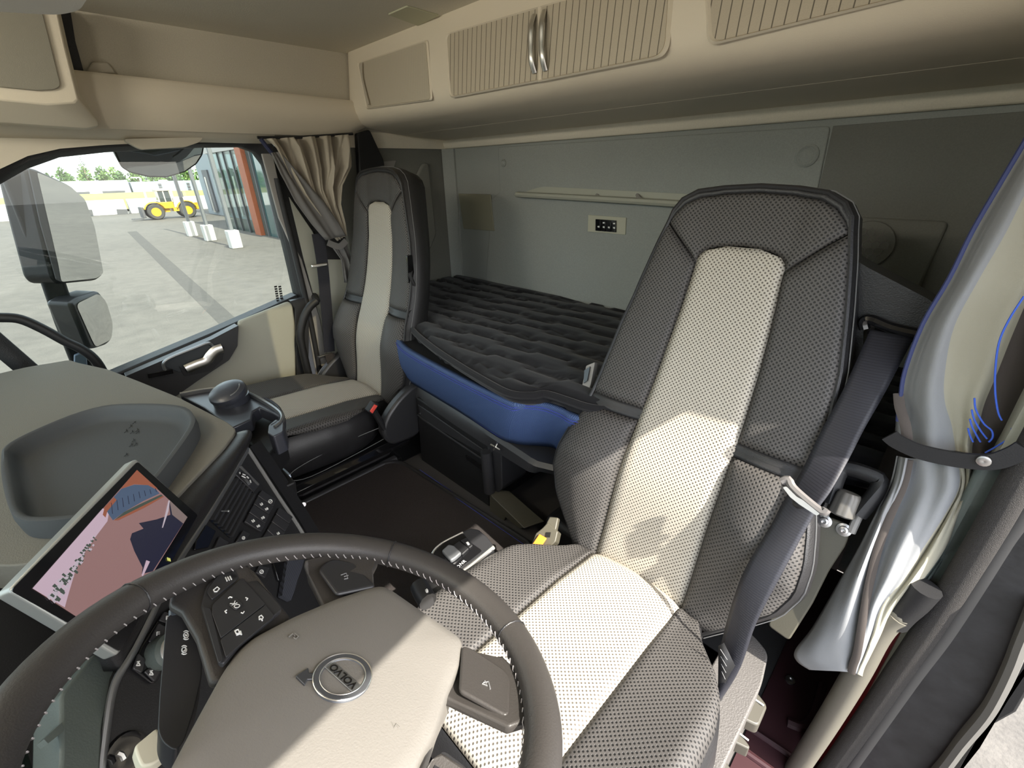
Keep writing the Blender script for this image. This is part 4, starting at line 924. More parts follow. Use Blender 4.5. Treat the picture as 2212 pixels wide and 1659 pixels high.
# ------------------------------------------------------------------ driver side: belt, guide, armrest bracket, switch panel
BG = PY(1.0)
bg = thing('belt_guide_panel', 'black grained panel with belt slot beside the driver seat back', 'panel', on((1930, 650), PY(1.02)))
b = MB(); b.prism(rounded(ons([(1820, 545), (1875, 578), (2010, 648), (2060, 700), (2040, 860), (1985, 735), (1930, 725), (1880, 702), (1865, 712), (1866, 850), (1780, 900)], PY(1.02)), .006), (0, .06, 0)); b.build('panel', m_leather, bg, bevel=.012, seg=3)
b = MB(); b.tube(ons([(1868, 710), (1866, 695), (1880, 690), (1925, 708), (1985, 722)], PY(1.01)), .009, 8, sub=4); b.build('slot_rim', m_gloss, bg)
b = MB(); b.prism(ons([(1875, 700), (1985, 722), (1985, 742), (1872, 722)], PY(1.03)), (0, .01, 0)); b.build('slot', m_gloss, bg)
bp_top = (1926, 722); pathpx = [((1880, 712), (1975, 728), 1.0), ((1850, 780), (1942, 790), .955), ((1815, 855), (1908, 855), .915), ((1772, 935), (1868, 925), .875), ((1735, 1012), (1832, 995), .835), ((1692, 1085), (1795, 1060), .79), ((1666, 1135), (1757, 1115), .76), ((1602, 1246), (1690, 1238), .70), ((1561, 1381), (1634, 1345), .655), ((1553, 1470), (1600, 1440), .625), ((1550, 1510), (1556, 1512), .61)]
dbt = thing('seat_belt', 'wide dark seat belt running down the right side of the driver seat', 'seat belt', on((1800, 900), PY(.88)))
Lp = [on(a, PY(y)) for a, c, y in pathpx]; Rp = [on(c, PY(y+.012)) for a, c, y in pathpx]
Ls = smooth_path(Lp, 5, False); Rs = smooth_path(Rp, 5, False)
b = MB(); b.grid([[a.lerp(c, k/6)+Vector((0, -.004*math.sin(k/6*PI), 0)) for k in range(7)] for a, c in zip(Ls, Rs)], [[(k/6*.05, i*.01) for k in range(7)] for i in range(len(Ls))]); b.build('webbing', m_belt, dbt, smooth=70, solid=.0025, soff=0)
lab = MB(); lab.grid([[on(p, PY(.622)) for p in r_] for r_ in (((1552, 1395), (1564, 1388), (1588, 1438)), ((1552, 1440), (1562, 1445), (1572, 1465)), ((1551, 1500), (1555, 1500), (1558, 1500)))]); lab.build('care_label', m_black, dbt, solid=.001)
lt = MB()
for k in range(4):
    a = on((1556+k*1, 1402+k*16), PY(.6195)); c = on((1571-k*1.5, 1425+k*14), PY(.6195)); lt.tube([a, c], .0007, 4)
lt.build('label_print', m_dim, dbt)
# belt tongue
tg = thing('belt_tongue', 'grey metal belt tongue clipped across the driver seat belt', 'buckle', on((1740, 1080), PY(.77)))
tp = (Vector((.93, .755, .80)), Vector((-.1, -.85, .5)).normalized())
b = MB(); b.tube(ons([(1688, 1040), (1703, 1036), (1712, 1052), (1740, 1078), (1775, 1105), (1786, 1100)], tp), .007, 8, sub=3); b.build('bar', M('tongue_grey', (.15, .14, .135), .4), tg)
b = MB(); b.prism(rounded(ons([(1692, 1053), (1700, 1051), (1722, 1073), (1735, 1080), (1772, 1110), (1765, 1114), (1728, 1090), (1708, 1074)], shift(tp, .004)), .002), tp[1]*.004); b.build('plate', M('tongue_steel', (.35, .35, .36), .35, .9), tg)
b = MB(); b.sphere(on((1727, 1085), shift(tp, -.004)), .011, 12, 6); b.build('stop_button', m_black, tg)
# armrest / adjuster bracket
ab = thing('armrest_bracket', 'olive metal bracket with black loop handle and ribbed knob beside the driver seat', 'bracket', on((1780, 1200), PY(.82)))
sl = math.radians(22.2); bpn = (dpt(0, .3, -.035), Vector((0, -math.cos(sl), math.sin(sl))))
b = MB(); b.prism(rounded(ons([(1762, 1118), (1773, 1110), (1832, 1134), (1836, 1150), (1826, 1180), (1790, 1235), (1755, 1305), (1704, 1385), (1658, 1352), (1665, 1330), (1700, 1290), (1730, 1220)], bpn), .008), -bpn[1]*.012); b.build('plate', m_bracket, ab, bevel=.003)
for p in ((1781, 1125), (1823, 1144)):
    c = on(p, shift(bpn, .0)); b = MB(); b.lathe([(.012, 0), (.012, .003), (.008, .004), (.007, .009), (.004, .010), (.001, .007)], c, bpn[1], 16); b.build('bolt', m_steel, ab)
b = MB(); b.tube(ons([(1791, 1085), (1801, 1055), (1815, 1018), (1835, 1012), (1890, 1030), (1900, 1042), (1890, 1068), (1855, 1112)], shift(bpn, .005)), .014, 10, sub=3, flat=(.016, .013, (0, -.4, .9))); b.build('loop_handle', m_black, ab)
for rp_ in ([(1791, 1085), (1780, 1115)], [(1855, 1112), (1838, 1150)]): MB().tube(ons(rp_, shift(bpn, 0)), .007, 8).build('handle_rod', m_greyt, ab)
ka = on((1815, 1112), shift(bpn, .012)); kb = on((1836, 1062), shift(bpn, .012)); kn = MB(); ax = (kb-ka); n_ = 40
R_ = ax.to_track_quat('Z', 'Y').to_matrix(); h_ = ax.length
kn.loft([[ka+R_ @ Vector((math.cos(2*PI*k/n_)*r*(1+.05*(k % 4 < 2)), math.sin(2*PI*k/n_)*r*(1+.05*(k % 4 < 2)), z)) for k in range(n_)] for r, z in ((.017, 0), (.021, .003), (.019, h_*.85), (.016, h_*.97), (.006, h_))]); kn.build('ribbed_knob', M('dark_knob', (.10, .095, .085), .35), ab, smooth=30)
m_pad = M('paddle_olive', (.07, .065, .052), .45)
# side control panel of the driver seat
sp_ = thing('seat_side_panel', 'grained black side panel with adjustment paddles along the driver seat cushion', 'panel', (.98, .5, .3))
b = MB(); b.prism(rounded([Vector((x, y, .365)) for x, y in ((.945, .12), (.958, .12), (.960, .72), (.948, .80), (.90, .825), (.872, .79), (.872, .67), (.925, .56), (.945, .45))], .018, 4), (0, 0, -.12)); b.build('panel', M('grained_side_panel', (.115, .108, .102), .5, grain=350, gd=.0015, gs=.8), sp_, bevel=.012, seg=4)
b = MB(); b.prism(ons([(1548, 1512), (1556, 1500), (1562, 1512), (1552, 1522)], PZ(.366)), (0, 0, .003)); b.build('belt_anchor', m_steel, sp_)
for y, l_ in ((.695, .075), (.62, .03), (.525, .09), (.40, .06)):
    b = MB(); b.prism(rounded([Vector((.950, y-l_/2, .325)), Vector((.950, y+l_/2, .325)), Vector((.980, y+l_/2-.012, .320)), Vector((.980, y-l_/2+.012, .320))], .008), (0, 0, -.03)); pd = b.build('paddle', m_pad, sp_, bevel=.005)
    b = MB(); b.bb((.958, y+l_*.2, .3245), (.975, y+l_*.2+.003, .3262)); b.build('mark', m_mark, pd)
# floor side between seat and sill
sf2 = MB(); sf2.bb((.955, -.5, -.04), (1.13, 1.59, .004)); struct(sf2.build('floor', m_maroon), 'dark red sheet metal floor beside the driver seat')
blt = MB(); c = on((1706, 1471), PZ(.006)); blt.lathe([(.012, 0), (.012, .006), (.006, .007), (.003, .004)], c, (0, 0, 1), 14); tag(blt.build('floor_bolt', m_steel), 'round bolt in the dark red floor beside the driver seat', 'bolt')
b = MB(); b.tube(ons([(1775, 1480), (1760, 1540), (1735, 1570), (1700, 1560)], PZ(.006)), .012, 8, sub=3); struct(b.build('trim_21', m_maroon), 'pressed ridge in the dark red floor')
b = MB(); 
for a, c in (((1600, 1560), (1720, 1640)), ((1590, 1610), (1690, 1680))): b.tube(ons([a, c], PZ(.006)), .008, 8)
struct(b.build('trim_22', m_maroon), 'pressed ribs in the dark red floor')
# ------------------------------------------------------------------ B pillar on the driver's side: seals, handle, striker, outer panel
JP = PY(0.890)
jp = MB(); jp.prism(ons([(1690, 1800), (1800, 1659), (2000, 1400), (2120, 1200), (2300, 900), (2600, 900), (2400, 1300), (2212, 1385), (2185, 1450), (2140, 1520), (2000, 1700), (1950, 1800)], JP), (0, .04, 0)); struct(jp.build('wall_right', m_dirty), 'dirty black door jamb panel')
fl = MB(); cpts = [(1960, 1740), (2035, 1659), (2080, 1600), (2130, 1540), (2160, 1490), (2188, 1430), (2205, 1385), (2240, 1300)]
fl.tube(ons(cpts, PY(0.880)), .012, 8, sub=4, flat=(.018, .010, (0, -1, 0))); struct(fl.build('trim_23', M('edge_rubber', (.12, .115, .105), .6)), 'grey rubber edge strip of the outer door jamb')
fo = MB(); fo.prism(ons([(1985, 1760), (2060, 1675), (2110, 1612), (2118, 1585), (2170, 1510), (2215, 1400), (2260, 1300), (2330, 1300), (2230, 1480), (2195, 1540), (2150, 1565), (2135, 1560), (2125, 1585), (2060, 1700), (2010, 1790)], PY(0.920)), (0, .02, 0)); struct(fo.build('trim_24', m_black, bevel=.004), 'black outer edge of the door jamb')
fo = MB(); fo.prism(rounded(ons([(2018, 1750), (2095, 1583), (2108, 1568), (2108, 1600), (2050, 1700), (2030, 1760)], PY(0.905)), .005), (0, .03, 0)); struct(fo.build('trim_25', m_gloss, bevel=.004), 'black bumper at the lower door jamb')
s1 = MB(); s1.tube(ons([(1730, 1740), (1795, 1659), (1880, 1540), (1945, 1445), (2010, 1350), (2070, 1255), (2140, 1140), (2212, 1010), (2300, 850), (2400, 650)], PY(0.875)), .019, 12, sub=4); struct(s1.build('trim_26', m_flock), 'thick flocked door seal beside the driver seat')
s2 = MB(); s2.tube(ons([(1765, 1760), (1838, 1659), (1925, 1535), (1985, 1450), (2045, 1370), (2110, 1270), (2175, 1165), (2212, 1110), (2320, 920), (2420, 720)], PY(0.905)), .017, 10, sub=4); struct(s2.build('trim_27', M('smooth_seal', (.085, .08, .075), .6)), 'smooth grey lip of the door seal')
rb = MB(); rb.prism(ons([(1640, 1760), (1700, 1659), (1830, 1480), (1900, 1380), (1930, 1330), (1960, 1360), (1900, 1480), (1790, 1659), (1730, 1740)], PY(0.905)), (0, .03, 0)); struct(rb.build('trim_28', m_redbody, bevel=.006), 'red painted body edge inside the door seal')
li = MB(); li.prism(ons([(1985, 1290), (2005, 1210), (2085, 1060), (2110, 1010), (2240, 990), (2100, 1180), (2010, 1330)], PY(0.895)), (0, .03, 0)); struct(li.build('trim_29', m_green, bevel=.006), 'grey green lining of the pillar behind the driver curtain')
gh3 = thing('grab_handle', 'thick beige grab handle inside the driver door pillar', 'grab handle', on((1830, 1450), PY(0.855)))
b = MB(); b.tube(ons([(1655, 1760), (1728, 1650), (1790, 1555), (1850, 1455), (1890, 1378), (1918, 1340), (1940, 1325)], PY(0.840)), .021, 14, sub=5); b.sphere(on((1942, 1324), PY(.842)), .0208, 14, 8); b.build('bar', M('handle_soft', (.135, .125, .10), .45, grain=600, gd=.0006, gs=.3), gh3)
b = MB(); b.tube(ons([(1930, 1340), (1950, 1318), (1975, 1296), (2000, 1268)], PY(0.845)), .0225, 14, sub=3); b.build('end_cap', m_black, gh3)
sk_ = thing('door_striker', 'silver door latch striker bolted to the door jamb', 'latch', on((1970, 1560), PY(0.935)))
b = MB(); b.prism(ons([(1848, 1659), (1890, 1610), (1917, 1586), (1925, 1590), (1990, 1640), (1960, 1690), (1840, 1700)], PY(0.941)), (0, -.008, 0)); b.build('mounting_plate', m_white, sk_, bevel=.002)
b = MB(); b.prism(rounded(ons([(1912, 1590), (1922, 1570), (1985, 1610), (1996, 1622), (1988, 1632), (1970, 1630)], PY(0.925)), .004), (0, -.012, 0)); b.build('lower_arm', m_steel, sk_, bevel=.003)
b = MB(); b.prism(rounded(ons([(1935, 1545), (1950, 1532), (1975, 1560), (2003, 1588), (1998, 1600), (1965, 1580), (1930, 1570)], PY(0.920)), .004), (0, -.012, 0)); b.build('upper_arm', m_steel, sk_, bevel=.003)
b = MB(); b.tube([on((1962, 1535), PY(0.935)), on((1992, 1478), PY(0.935))], .010, 12); b.build('pin', m_steel, sk_)
b = MB(); b.tube(ons([(1974, 1605), (1978, 1570), (1980, 1545)], PY(0.910)), .009, 10); b.build('bolt_post', m_steel, sk_)
b = MB(); b.lathe([(.016, 0), (.016, .004), (.011, .005), (.005, .003)], on((1972, 1613), PY(0.909)), (0, -1, 0), 18); b.build('bolt_head', m_chrome, sk_)
b = MB(); b.tube(ons([(1980, 1540), (1990, 1535), (1997, 1545), (1993, 1552)], PY(0.920)), .005, 8, sub=3); b.build('spring', m_dkst, sk_)
# ================================================================== DRIVER'S CURTAIN
dc = thing('curtain', 'large light grey curtain with blue lines tied back at the driver door pillar', 'curtain', on((2000, 900), PY(0.875)))
def cgrid(rows, y0, amp, nf, ph=0, nu=44, sub=6, bulge=.03):
    P = []; R = len(rows)
    Ls = smooth_path([Vector((a[0], a[1], 0)) for a, c, *_ in rows], sub, False); Rs = smooth_path([Vector((c[0], c[1], 0)) for a, c, *_ in rows], sub, False)
    ys = smooth_path([Vector((r[2], r[3], 0)) for r in rows], sub, False)
    for a, c, yy in zip(Ls, Rs, ys):
        row = []
        for k in range(nu+1):
            u = k/nu; q = a.lerp(c, u); y = yy.x+(-bulge*math.sin(PI*min(1, max(0, u)))+amp*yy.y*math.sin(nf*2*PI*u+ph))
            row.append(on((q.x, q.y), PY(y)))
        P.append(row)
    return P
def crib(name, rows, mat, **k):
    b = MB(); P = cgrid(rows, 0, **k); b.grid(P, [[(i*.01, j*.01) for i in range(len(P[0]))] for j in range(len(P))]); return b.build(name, mat, dc, smooth=80, solid=.002, soff=0)
m_c1 = M('curtain_grey', (.25, .255, .26), .95, grain=900, gd=.0006, gs=.4, spec=.12); m_c2 = M('curtain_beige', (.33, .312, .245), .95, grain=900, gd=.0006, gs=.4, spec=.12); m_c3 = M('curtain_brown', (.085, .073, .066), .95, grain=900, gd=.0006, gs=.4, spec=.12)
# upper bundle: pixel row, then stripe boundaries from left to right, then distance along the cab
UPR = [
 (100, 2330, 2420, 2560, 2700), (300, 2214, 2275, 2420, 2560), (400, 2155, 2220, 2350, 2480), (500, 2097, 2170, 2290, 2420), (600, 2048, 2112, 2235, 2370), (700, 1990, 2060, 2190, 2330), (800, 1952, 2040, 2150, 2300), (860, 1942, 2040, 2125, 2270), (910, 1936, 2055, 2112, 2240), (945, 1936, 2062, 2100, 2190), (968, 1940, 2066, 2098, 2175)]
YB = [.935, .935, .935, .935, .93, .925, .92, .915, .91, .905, .90]
LWR = [(985, 1938, 1962, 2068, 2098, 2130), (1040, 1925, 1950, 2070, 2095, 2118), (1100, 1896, 1924, 2040, 2070, 2090), (1170, 1862, 1898, 1995, 2040, 2060), (1240, 1822, 1880, 1950, 1990, 2010), (1300, 1788, 1868, 1905, 1940, 1965), (1360, 1752, 1858, 1885, 1905, 1920), (1405, 1718, 1850, 1868, 1880, 1888), (1428, 1722, 1842, 1858, 1868, 1874), (1446, 1748, 1838, 1852, 1862, 1868)]
YL = [.895, .885, .87, .85, .825, .805, .79, .785, .785, .785]
def bundle(name, rows, ys, mats, fold, slope=6, nu=14, sub=6, label=None):
    nb = len(rows[0])-1; cols = []
    paths = [smooth_path([Vector((r[c+1], r[0]+c*slope, y)) for r, y in zip(rows, ys)], sub, False) for c in range(nb)]
    R = len(paths[0]); P = []; b = MB()
    for i in range(R):
        row = []
        for c in range(nb-1):
            for k in range(nu+(1 if c == nb-2 else 0)):
                u = k/nu; a = paths[c][i]; d = paths[c+1][i]; q = a.lerp(d, u); g = c+u
                y = q.z+fold(g, i/(R-1)); row.append(on((q.x, q.y), PY(y)))
        P.append(row)
    N = len(P[0]); o = b.add([p for r in P for p in r], [])
    for i in range(R-1):
        for k in range(N-1):
            b.f.append((i*N+k, i*N+k+1, (i+1)*N+k+1, (i+1)*N+k)); b.mi.append(min(k//nu, nb-2))
    return b.build(name, mats, dc, smooth=80, solid=.002, soff=0, label=label)
def f_up(g, t): 
    return .030*(abs(g-1.15)/1.2)**2.2+.009*math.sin(g*5.2+t*2.2)*(.35+.65*t)+.004*math.sin(g*11+t*5)*t*t+(.012*math.exp(-((g-2)/.12)**2)*t)
def f_lo(g, t):
    return .022*(abs(g-1.2)/1.4)**2-.014*math.exp(-((g-.55)/.42)**2)*(.4+.6*t)+.012*math.exp(-((g-1)/.10)**2)+.008*math.sin(g*6+t*4)*(1-t*.6)+.005*math.sin(g*13-t*6)*(1-t)
bundle('upper_cloth', UPR, YB, [m_c1, m_c2, m_c3], f_up)
bundle('lower_cloth', LWR, YL, [m_c1, m_c1, m_c2, m_green], f_lo, slope=5)
sm = MB(); sm.tube([on((r[2]+1, r[0]+8), PY(y-.006)) for r, y in zip(LWR, YL)], .0045, 6, sub=4, flat=(.006, .002, (1, 0, 0))); sm.build('seam_tape', m_c3, dc)
sm = MB(); sm.tube([on((x, y_), PY(yy)) for x, y_, yy in ((1941, 850, .913), (1944, 880, .90), (1955, 915, .885), (1960, 950, .88))], .004, 6, sub=4, flat=(.007, .002, (1, 0, 0))); sm.build('seam_tape', m_c3, dc)
sm = MB(); sm.tube([on((r[1]+3, r[0]), PY(y-.004)) for r, y in list(zip(UPR, YB))[:9]], .003, 6, sub=4); sm.build('edge_binding', M('navy_edge', (.03, .04, .12), .7), dc)
m_bl = M('blue_line', (.04, .11, .55), .7)
for ln in ([(2212, 640), (2180, 690), (2158, 740), (2150, 800), (2150, 850), (2156, 890), (2164, 908)], [(2105, 860), (2108, 885), (2125, 915), (2142, 930), (2144, 945), (2136, 955)], [(2099, 885), (2104, 905), (2118, 930), (2132, 948)], [(2095, 905), (2100, 922), (2112, 945), (2118, 955)], [(2091, 925), (2095, 940), (2102, 955)], [(2186, 925), (2180, 945), (2160, 960), (2128, 978)]):
    b = MB(); b.tube([on(p, PY(0.897)) for p in ln], .0012, 6, sub=5); b.build('blue_line', m_bl, dc)
tr = MB(); T1 = [(1921, 940), (1940, 955), (1985, 975), (2050, 990), (2110, 997), (2150, 996), (2190, 982), (2215, 968)]
tr.ribbon([on(p, PY(0.860)) for p in T1], Vector((-.1, 0, 1)), .024, .005, 5); tr.build('tie_strap', m_black, dc, label='black webbing tie strap')
tr = MB(); tr.lathe([(.008, 0), (.008, .003), (.005, .004), (.001, .003)], on((2125, 995), PY(0.855)), (0, -1, 0), 14); tr.build('snap_button', m_steel, dc)
# ================================================================== DASHBOARD
dbd = thing('dashboard', 'dashboard with beige grey top and black control panels', 'dashboard', (0, -.3, .5))
DZ = PZ(.80)
edge = ons([(-60, 822), (0, 806), (60, 792), (128, 781), (150, 777), (168, 783), (232, 797), (300, 823), (384, 857), (492, 912), (508, 925), (507, 935), (482, 968), (436, 1015), (386, 1066), (310, 1150), (220, 1180), (120, 1205), (40, 1222), (-60, 1220), (-300, 1190)], DZ)
top = rounded(edge, .02, 3)
full = top+[Vector((.46, YF, .80)), Vector((-1.02, YF, .80)), Vector((-1.02, -.30, .80))]
b = MB(); b.prism(full, (0, 0, -.05)); b.build('top_pad', m_dash, dbd, bevel=.012, seg=4)
# black body below the top pad on the passenger side
b = MB(); bl = [p+Vector((0, -.012, -.05)) for p in ons([(128, 781), (232, 797), (300, 823), (384, 857), (492, 912)], DZ)]
b.prism(bl+[Vector((.1, YF, .75)), Vector((-1.02, YF, .75)), Vector((-1.02, -.2, .75))], (0, 0, -.50)); b.build('lower_body', m_black, dbd)
# centre stack plane
C4 = [CAM+(v-CAM)*.856 for v in [Vector((.251, -.176, .829)), Vector((.040, -.011, .848)), Vector((.058, .038, .690)), Vector((.282, -.121, .668))]]
SN = Vector((.6, .72, .36)).normalized(); SP = (sum(C4, Vector())/4-SN*.035, SN)
def sx(ps, d=0): return ons(ps, shift(SP, d))
L_line = [(535, 970), (508, 1018), (472, 1078), (440, 1130), (380, 1222), (330, 1325), (290, 1405), (256, 1460), (242, 1500), (232, 1560), (220, 1659), (214, 1760)]
R_line = [(535, 970), (570, 1024), (605, 1078), (640, 1130), (660, 1165), (690, 1230), (700, 1330), (640, 1480), (560, 1700)]
face = sx(L_line)+sx(R_line[::-1])[:-1]
b = MB(); b.prism(face, -SN*.16); b.build('centre_stack', m_black, dbd, bevel=.003)
tr = MB(); tr.tube(smooth_path(sx(L_line, .002), 3, False), .0045, 8, flat=(.006, .004, (0, 0, 1))); tr.build('silver_trim', m_silver, dbd, label='thin silver trim line')
tr = MB(); tr.tube(smooth_path(sx(R_line[:6], .002), 3, False), .0045, 8); tr.build('silver_trim', M('dark_trim_line', (.14, .14, .135), .45), dbd, label='dark grey trim line')
# padded black band between the dash top and the stack
A = ons([(506, 936), (482, 968), (436, 1015), (386, 1066), (330, 1130), (240, 1240), (100, 1400)], PZ(.792)); B_ = sx([(535, 970), (500, 1030), (472, 1078), (440, 1130), (380, 1222), (320, 1340), (262, 1450)], -.002)
As = smooth_path(A, 4, False); Bs = smooth_path(B_, 4, False); P = []
for a, c in zip(As, Bs): P.append([a.lerp(c, k/10)+(SN*.03)*math.sin(PI*k/10)+Vector((0, 0, .012*math.sin(PI*k/10))) for k in range(11)])
b = MB(); b.grid(P); b.build('padded_band', m_leather, dbd, smooth=80, solid=.02)
# side of the stack below right trim line (towards the mat)
b = MB(); q = sx([(540, 965), (575, 1015), (612, 1070), (648, 1125), (672, 1165), (700, 1230)], -.02); b.prism(q+[p-SN*.2+Vector((-.02, 0, -.1)) for p in q[::-1]], Vector((-.03, .03, -.01))); b.build('stack_side', m_black, dbd)
# upper vent knob panel
b = MB(); b.prism(sx([(517, 1005), (559, 1047), (545, 1064), (505, 1026)], .001), SN*.004); b.build('vent_panel', m_blacks, dbd, bevel=.001)
b = MB(); b.prism(sx([(515, 1008), (521, 1007), (559, 1046), (557, 1049)], .0052), SN*.001); b.build('vent_panel_edge', M('grey_edge', (.10, .10, .10), .5), dbd)
kn = MB(); kn.tube(sx([(520, 1027), (528, 1030), (536, 1037), (541, 1046)], .006), .005, 8, sub=4, flat=(.006, .008, SN)); kn.build('thumb_wheel', m_blacks, dbd)
mk = MB()
for a, c in (((517.5, 1020), (518.5, 1024)), ((524, 1024), (530, 1026.5)), ((533, 1029), (537, 1033)), ((540, 1037), (542, 1043)), ((522, 1028), (530, 1032))): mk.tube(sx([a, c], .012), .0012, 5)
mk.build('vent_marking', m_mark, dbd)
# air vent with louvres
vt = MB(); vt.prism(sx([(505, 1030), (545, 1064), (495, 1162), (450, 1123)], .0008), SN*.001); vo = vt.build('air_vent', m_gloss, dbd)
for k in range(6):
    f = k/5; a = (lerp(507, 543, f), lerp(1034, 1066, f)); c = (lerp(454, 493, f), lerp(1122, 1158, f))
    p, q = sx([a, c], .002); d = (q-p).normalized(); w = SN.cross(d).normalized()
    s_ = MB(); s_.prism([p-w*.002, p+w*.002, p+w*.006+SN*.006, p+w*.002+SN*.006], q-p); s_.build('louvre', m_blacks, vo)
s_ = MB(); s_.tube(sx([(478, 1104), (493, 1104)], .010), .0012, 6); s_.sphere(sx([(493, 1104)], .010)[0], .0025, 8, 5); s_.build('vent_tab', m_silver, vo)
# switch rows
def key(quad, name='switch_key', marks=(), mat=m_blacks):
    k_ = MB(); k_.prism(rounded(sx(quad, .001), .0015, 2), SN*.005); o = k_.build(name, mat, dbd, bevel=.001)
    if marks:
        g_ = MB()
        for a, c in marks: g_.tube(sx([a, c], .0065), .0009, 5)
        g_.build('symbol', m_mark, o, smooth=0)
    return o
def glyph(x, y, s=3.2, kind=0):
    if kind == 0: return [((x-s, y-s*.4), (x-s*.2, y+s*.9)), ((x-s*.2, y+s*.9), (x+s*.9, y+s*.2)), ((x+s*.9, y+s*.2), (x, y-s*.9)), ((x, y-s), (x+s*.3, y+s*.3))]
    if kind == 1: return [((x-s, y-s*.2), (x-s*.2, y+s)), ((x+.2*s, y-s*.8), (x+s, y+s*.4)), ((x-.2*s, y-.6*s), (x+.6*s, y+.6*s)), ((x-.4*s, y+.3*s), (x+.8*s, y-.3*s))]
    n = 8; return [((x+s*math.cos(2*PI*i/n), y+s*math.sin(2*PI*i/n)), (x+s*math.cos(2*PI*(i+1)/n), y+s*math.sin(2*PI*(i+1)/n))) for i in range(n)]+[((x-s*.4, y+s*.3), (x+s*.4, y-s*.3))]
r0 = [(562, 1060), (553, 1074), (544, 1092), (534, 1110), (524, 1130)]; r1 = [(592, 1080), (586, 1097), (577, 1114), (569, 1134), (560, 1152)]
km = [glyph(584, 1083, 4, 2), glyph(565, 1089, 3.2)+glyph(576, 1099, 3.4, 1), glyph(568, 1118, 3.6, 1), glyph(547, 1125, 3.4)+glyph(558, 1136, 3.4, 1)]
for k in range(4): key([r0[k], r1[k], (r1[k+1][0], r1[k+1][1]-1.5), (r0[k+1][0]+.5, r0[k+1][1]-1.5)], marks=km[k])
r0 = [(600, 1098), (592, 1113), (583, 1130), (573, 1148), (560, 1170)]; r1 = [(629, 1118), (621, 1134), (612, 1151), (600, 1172), (590, 1192)]
for k in range(4): key([r0[k], r1[k], (r1[k+1][0], r1[k+1][1]-1.5), (r0[k+1][0]+.5, r0[k+1][1]-1.5)], marks=(glyph(601, 1152, 3) if k == 2 else ()))
key([(521, 1147), (536, 1155), (520, 1180), (505, 1172)], marks=glyph(526, 1162, 3, 2)); key([(440, 1135), (462, 1149), (445, 1185), (415, 1190), (418, 1172)], mat=m_gloss, name='display_window')
key([(470, 1160), (490, 1173), (470, 1200), (455, 1192)], name='blank_key'); key([(492, 1180), (505, 1188), (490, 1210), (478, 1202)], name='blank_key')
# keys seen through the wheel gap
key([(556, 1222), (578, 1228), (568, 1250), (549, 1238)], marks=glyph(565, 1235, 4, 2)); key([(586, 1218), (612, 1210), (610, 1262), (597, 1255)], mat=m_gloss, name='display_window')
b = MB(); b.prism(sx([(612, 1215), (650, 1210), (620, 1300), (600, 1290)], .003), SN*.01); b.build('ribbed_pad', ribbed('ribbed_rubber', (.05, .055, .07), (.02, .02, .025), .004, .0016, 2), dbd)
# audio control block
b = MB(); b.prism(rounded(sx([(372, 1310), (395, 1320), (360, 1420), (334, 1476), (322, 1478), (281, 1446), (300, 1400), (345, 1330)], .0012), .004), SN*.004); ac = b.build('audio_panel', m_gloss, dbd, bevel=.001)
for q, gl in (([(340, 1347), (364, 1360), (346, 1390), (318, 1388)], 0), ([(296, 1412), (312, 1425), (303, 1455), (284, 1446)], 1), ([(308, 1452), (325, 1440), (344, 1452), (330, 1474)], 1), ([(352, 1322), (385, 1332), (372, 1352), (340, 1342)], 0)):
    o = MB().prism(rounded(sx(q, .0055), .002, 2), SN*.003).build('audio_key', m_blacks, ac, bevel=.001)
    cx_ = sum(p[0] for p in q)/4; cy_ = sum(p[1] for p in q)/4; g_ = MB()
    if gl == 0:
        for a, c in (((cx_-3, cy_-6), (cx_-3, cy_+2)), ((cx_-3, cy_-6), (cx_+3, cy_-6)), ((cx_-3, cy_-2), (cx_+3, cy_-2)), ((cx_+3, cy_+2), (cx_+3, cy_+7)), ((cx_, cy_+5), (cx_+5, cy_+5))): g_.tube(sx([a, c], .009), .0008, 5)
    else:
        for a, c in (((cx_-4, cy_+3), (cx_+4, cy_+3)), ((cx_-4, cy_+3), (cx_, cy_-4)), ((cx_+4, cy_+3), (cx_, cy_-4)), ((cx_-3, cy_-5), (cx_+3, cy_-6))): g_.tube(sx([a, c], .009), .0008, 5)
    g_.build('symbol', m_mark, o, smooth=0)
kc = sx([(343, 1412)], .004)[0]; b = MB(); b.lathe([(.023, 0), (.0225, .018), (.0175, .022), (.016, .021), (.001, .021)], kc, SN, 28); vk = b.build('volume_knob', m_green, dbd)
b = MB(); b.lathe([(.0165, .0215), (.018, .0225), (.0155, .0235)], kc, SN, 28); b.build('knob_ring', m_chrome, vk); b = MB(); b.lathe([(.0155, .022), (.001, .0225)], kc, SN, 24); b.build('knob_cap', m_gloss, vk)
# instrument binnacle at lower left (dark glass, green grey side)
cl_ = thing('instrument_cluster', 'dark glassy instrument cluster with green grey housing behind the steering wheel', 'instrument cluster', (.65, -.25, .65))
ip = (Vector((.5, -.22, .62)), Vector((.05, .85, .5)).normalized())
b = MB(); b.prism(ons([(-300, 1330), (0, 1330), (140, 1400), (150, 1480), (125, 1760), (-300, 1900)], ip), -ip[1]*.03); b.build('display_glass', m_dglass, cl_)
ip2 = (sx([(180, 1500)], -.01)[0], Vector((.35, .8, .5)).normalized())
b = MB(); b.prism(rounded(ons([(205, 1410), (240, 1420), (258, 1450), (238, 1500), (222, 1570), (214, 1760), (120, 1760), (133, 1640), (132, 1500)], ip2), .006), -ip2[1]*.04); b.build('housing_side', m_green, cl_, bevel=.006)
b = MB(); b.prism(ons([(95, 1597), (134, 1560), (137, 1580), (104, 1606)], shift(ip2, .004)), -ip2[1]*.01); b.build('housing_tab', m_green, cl_)
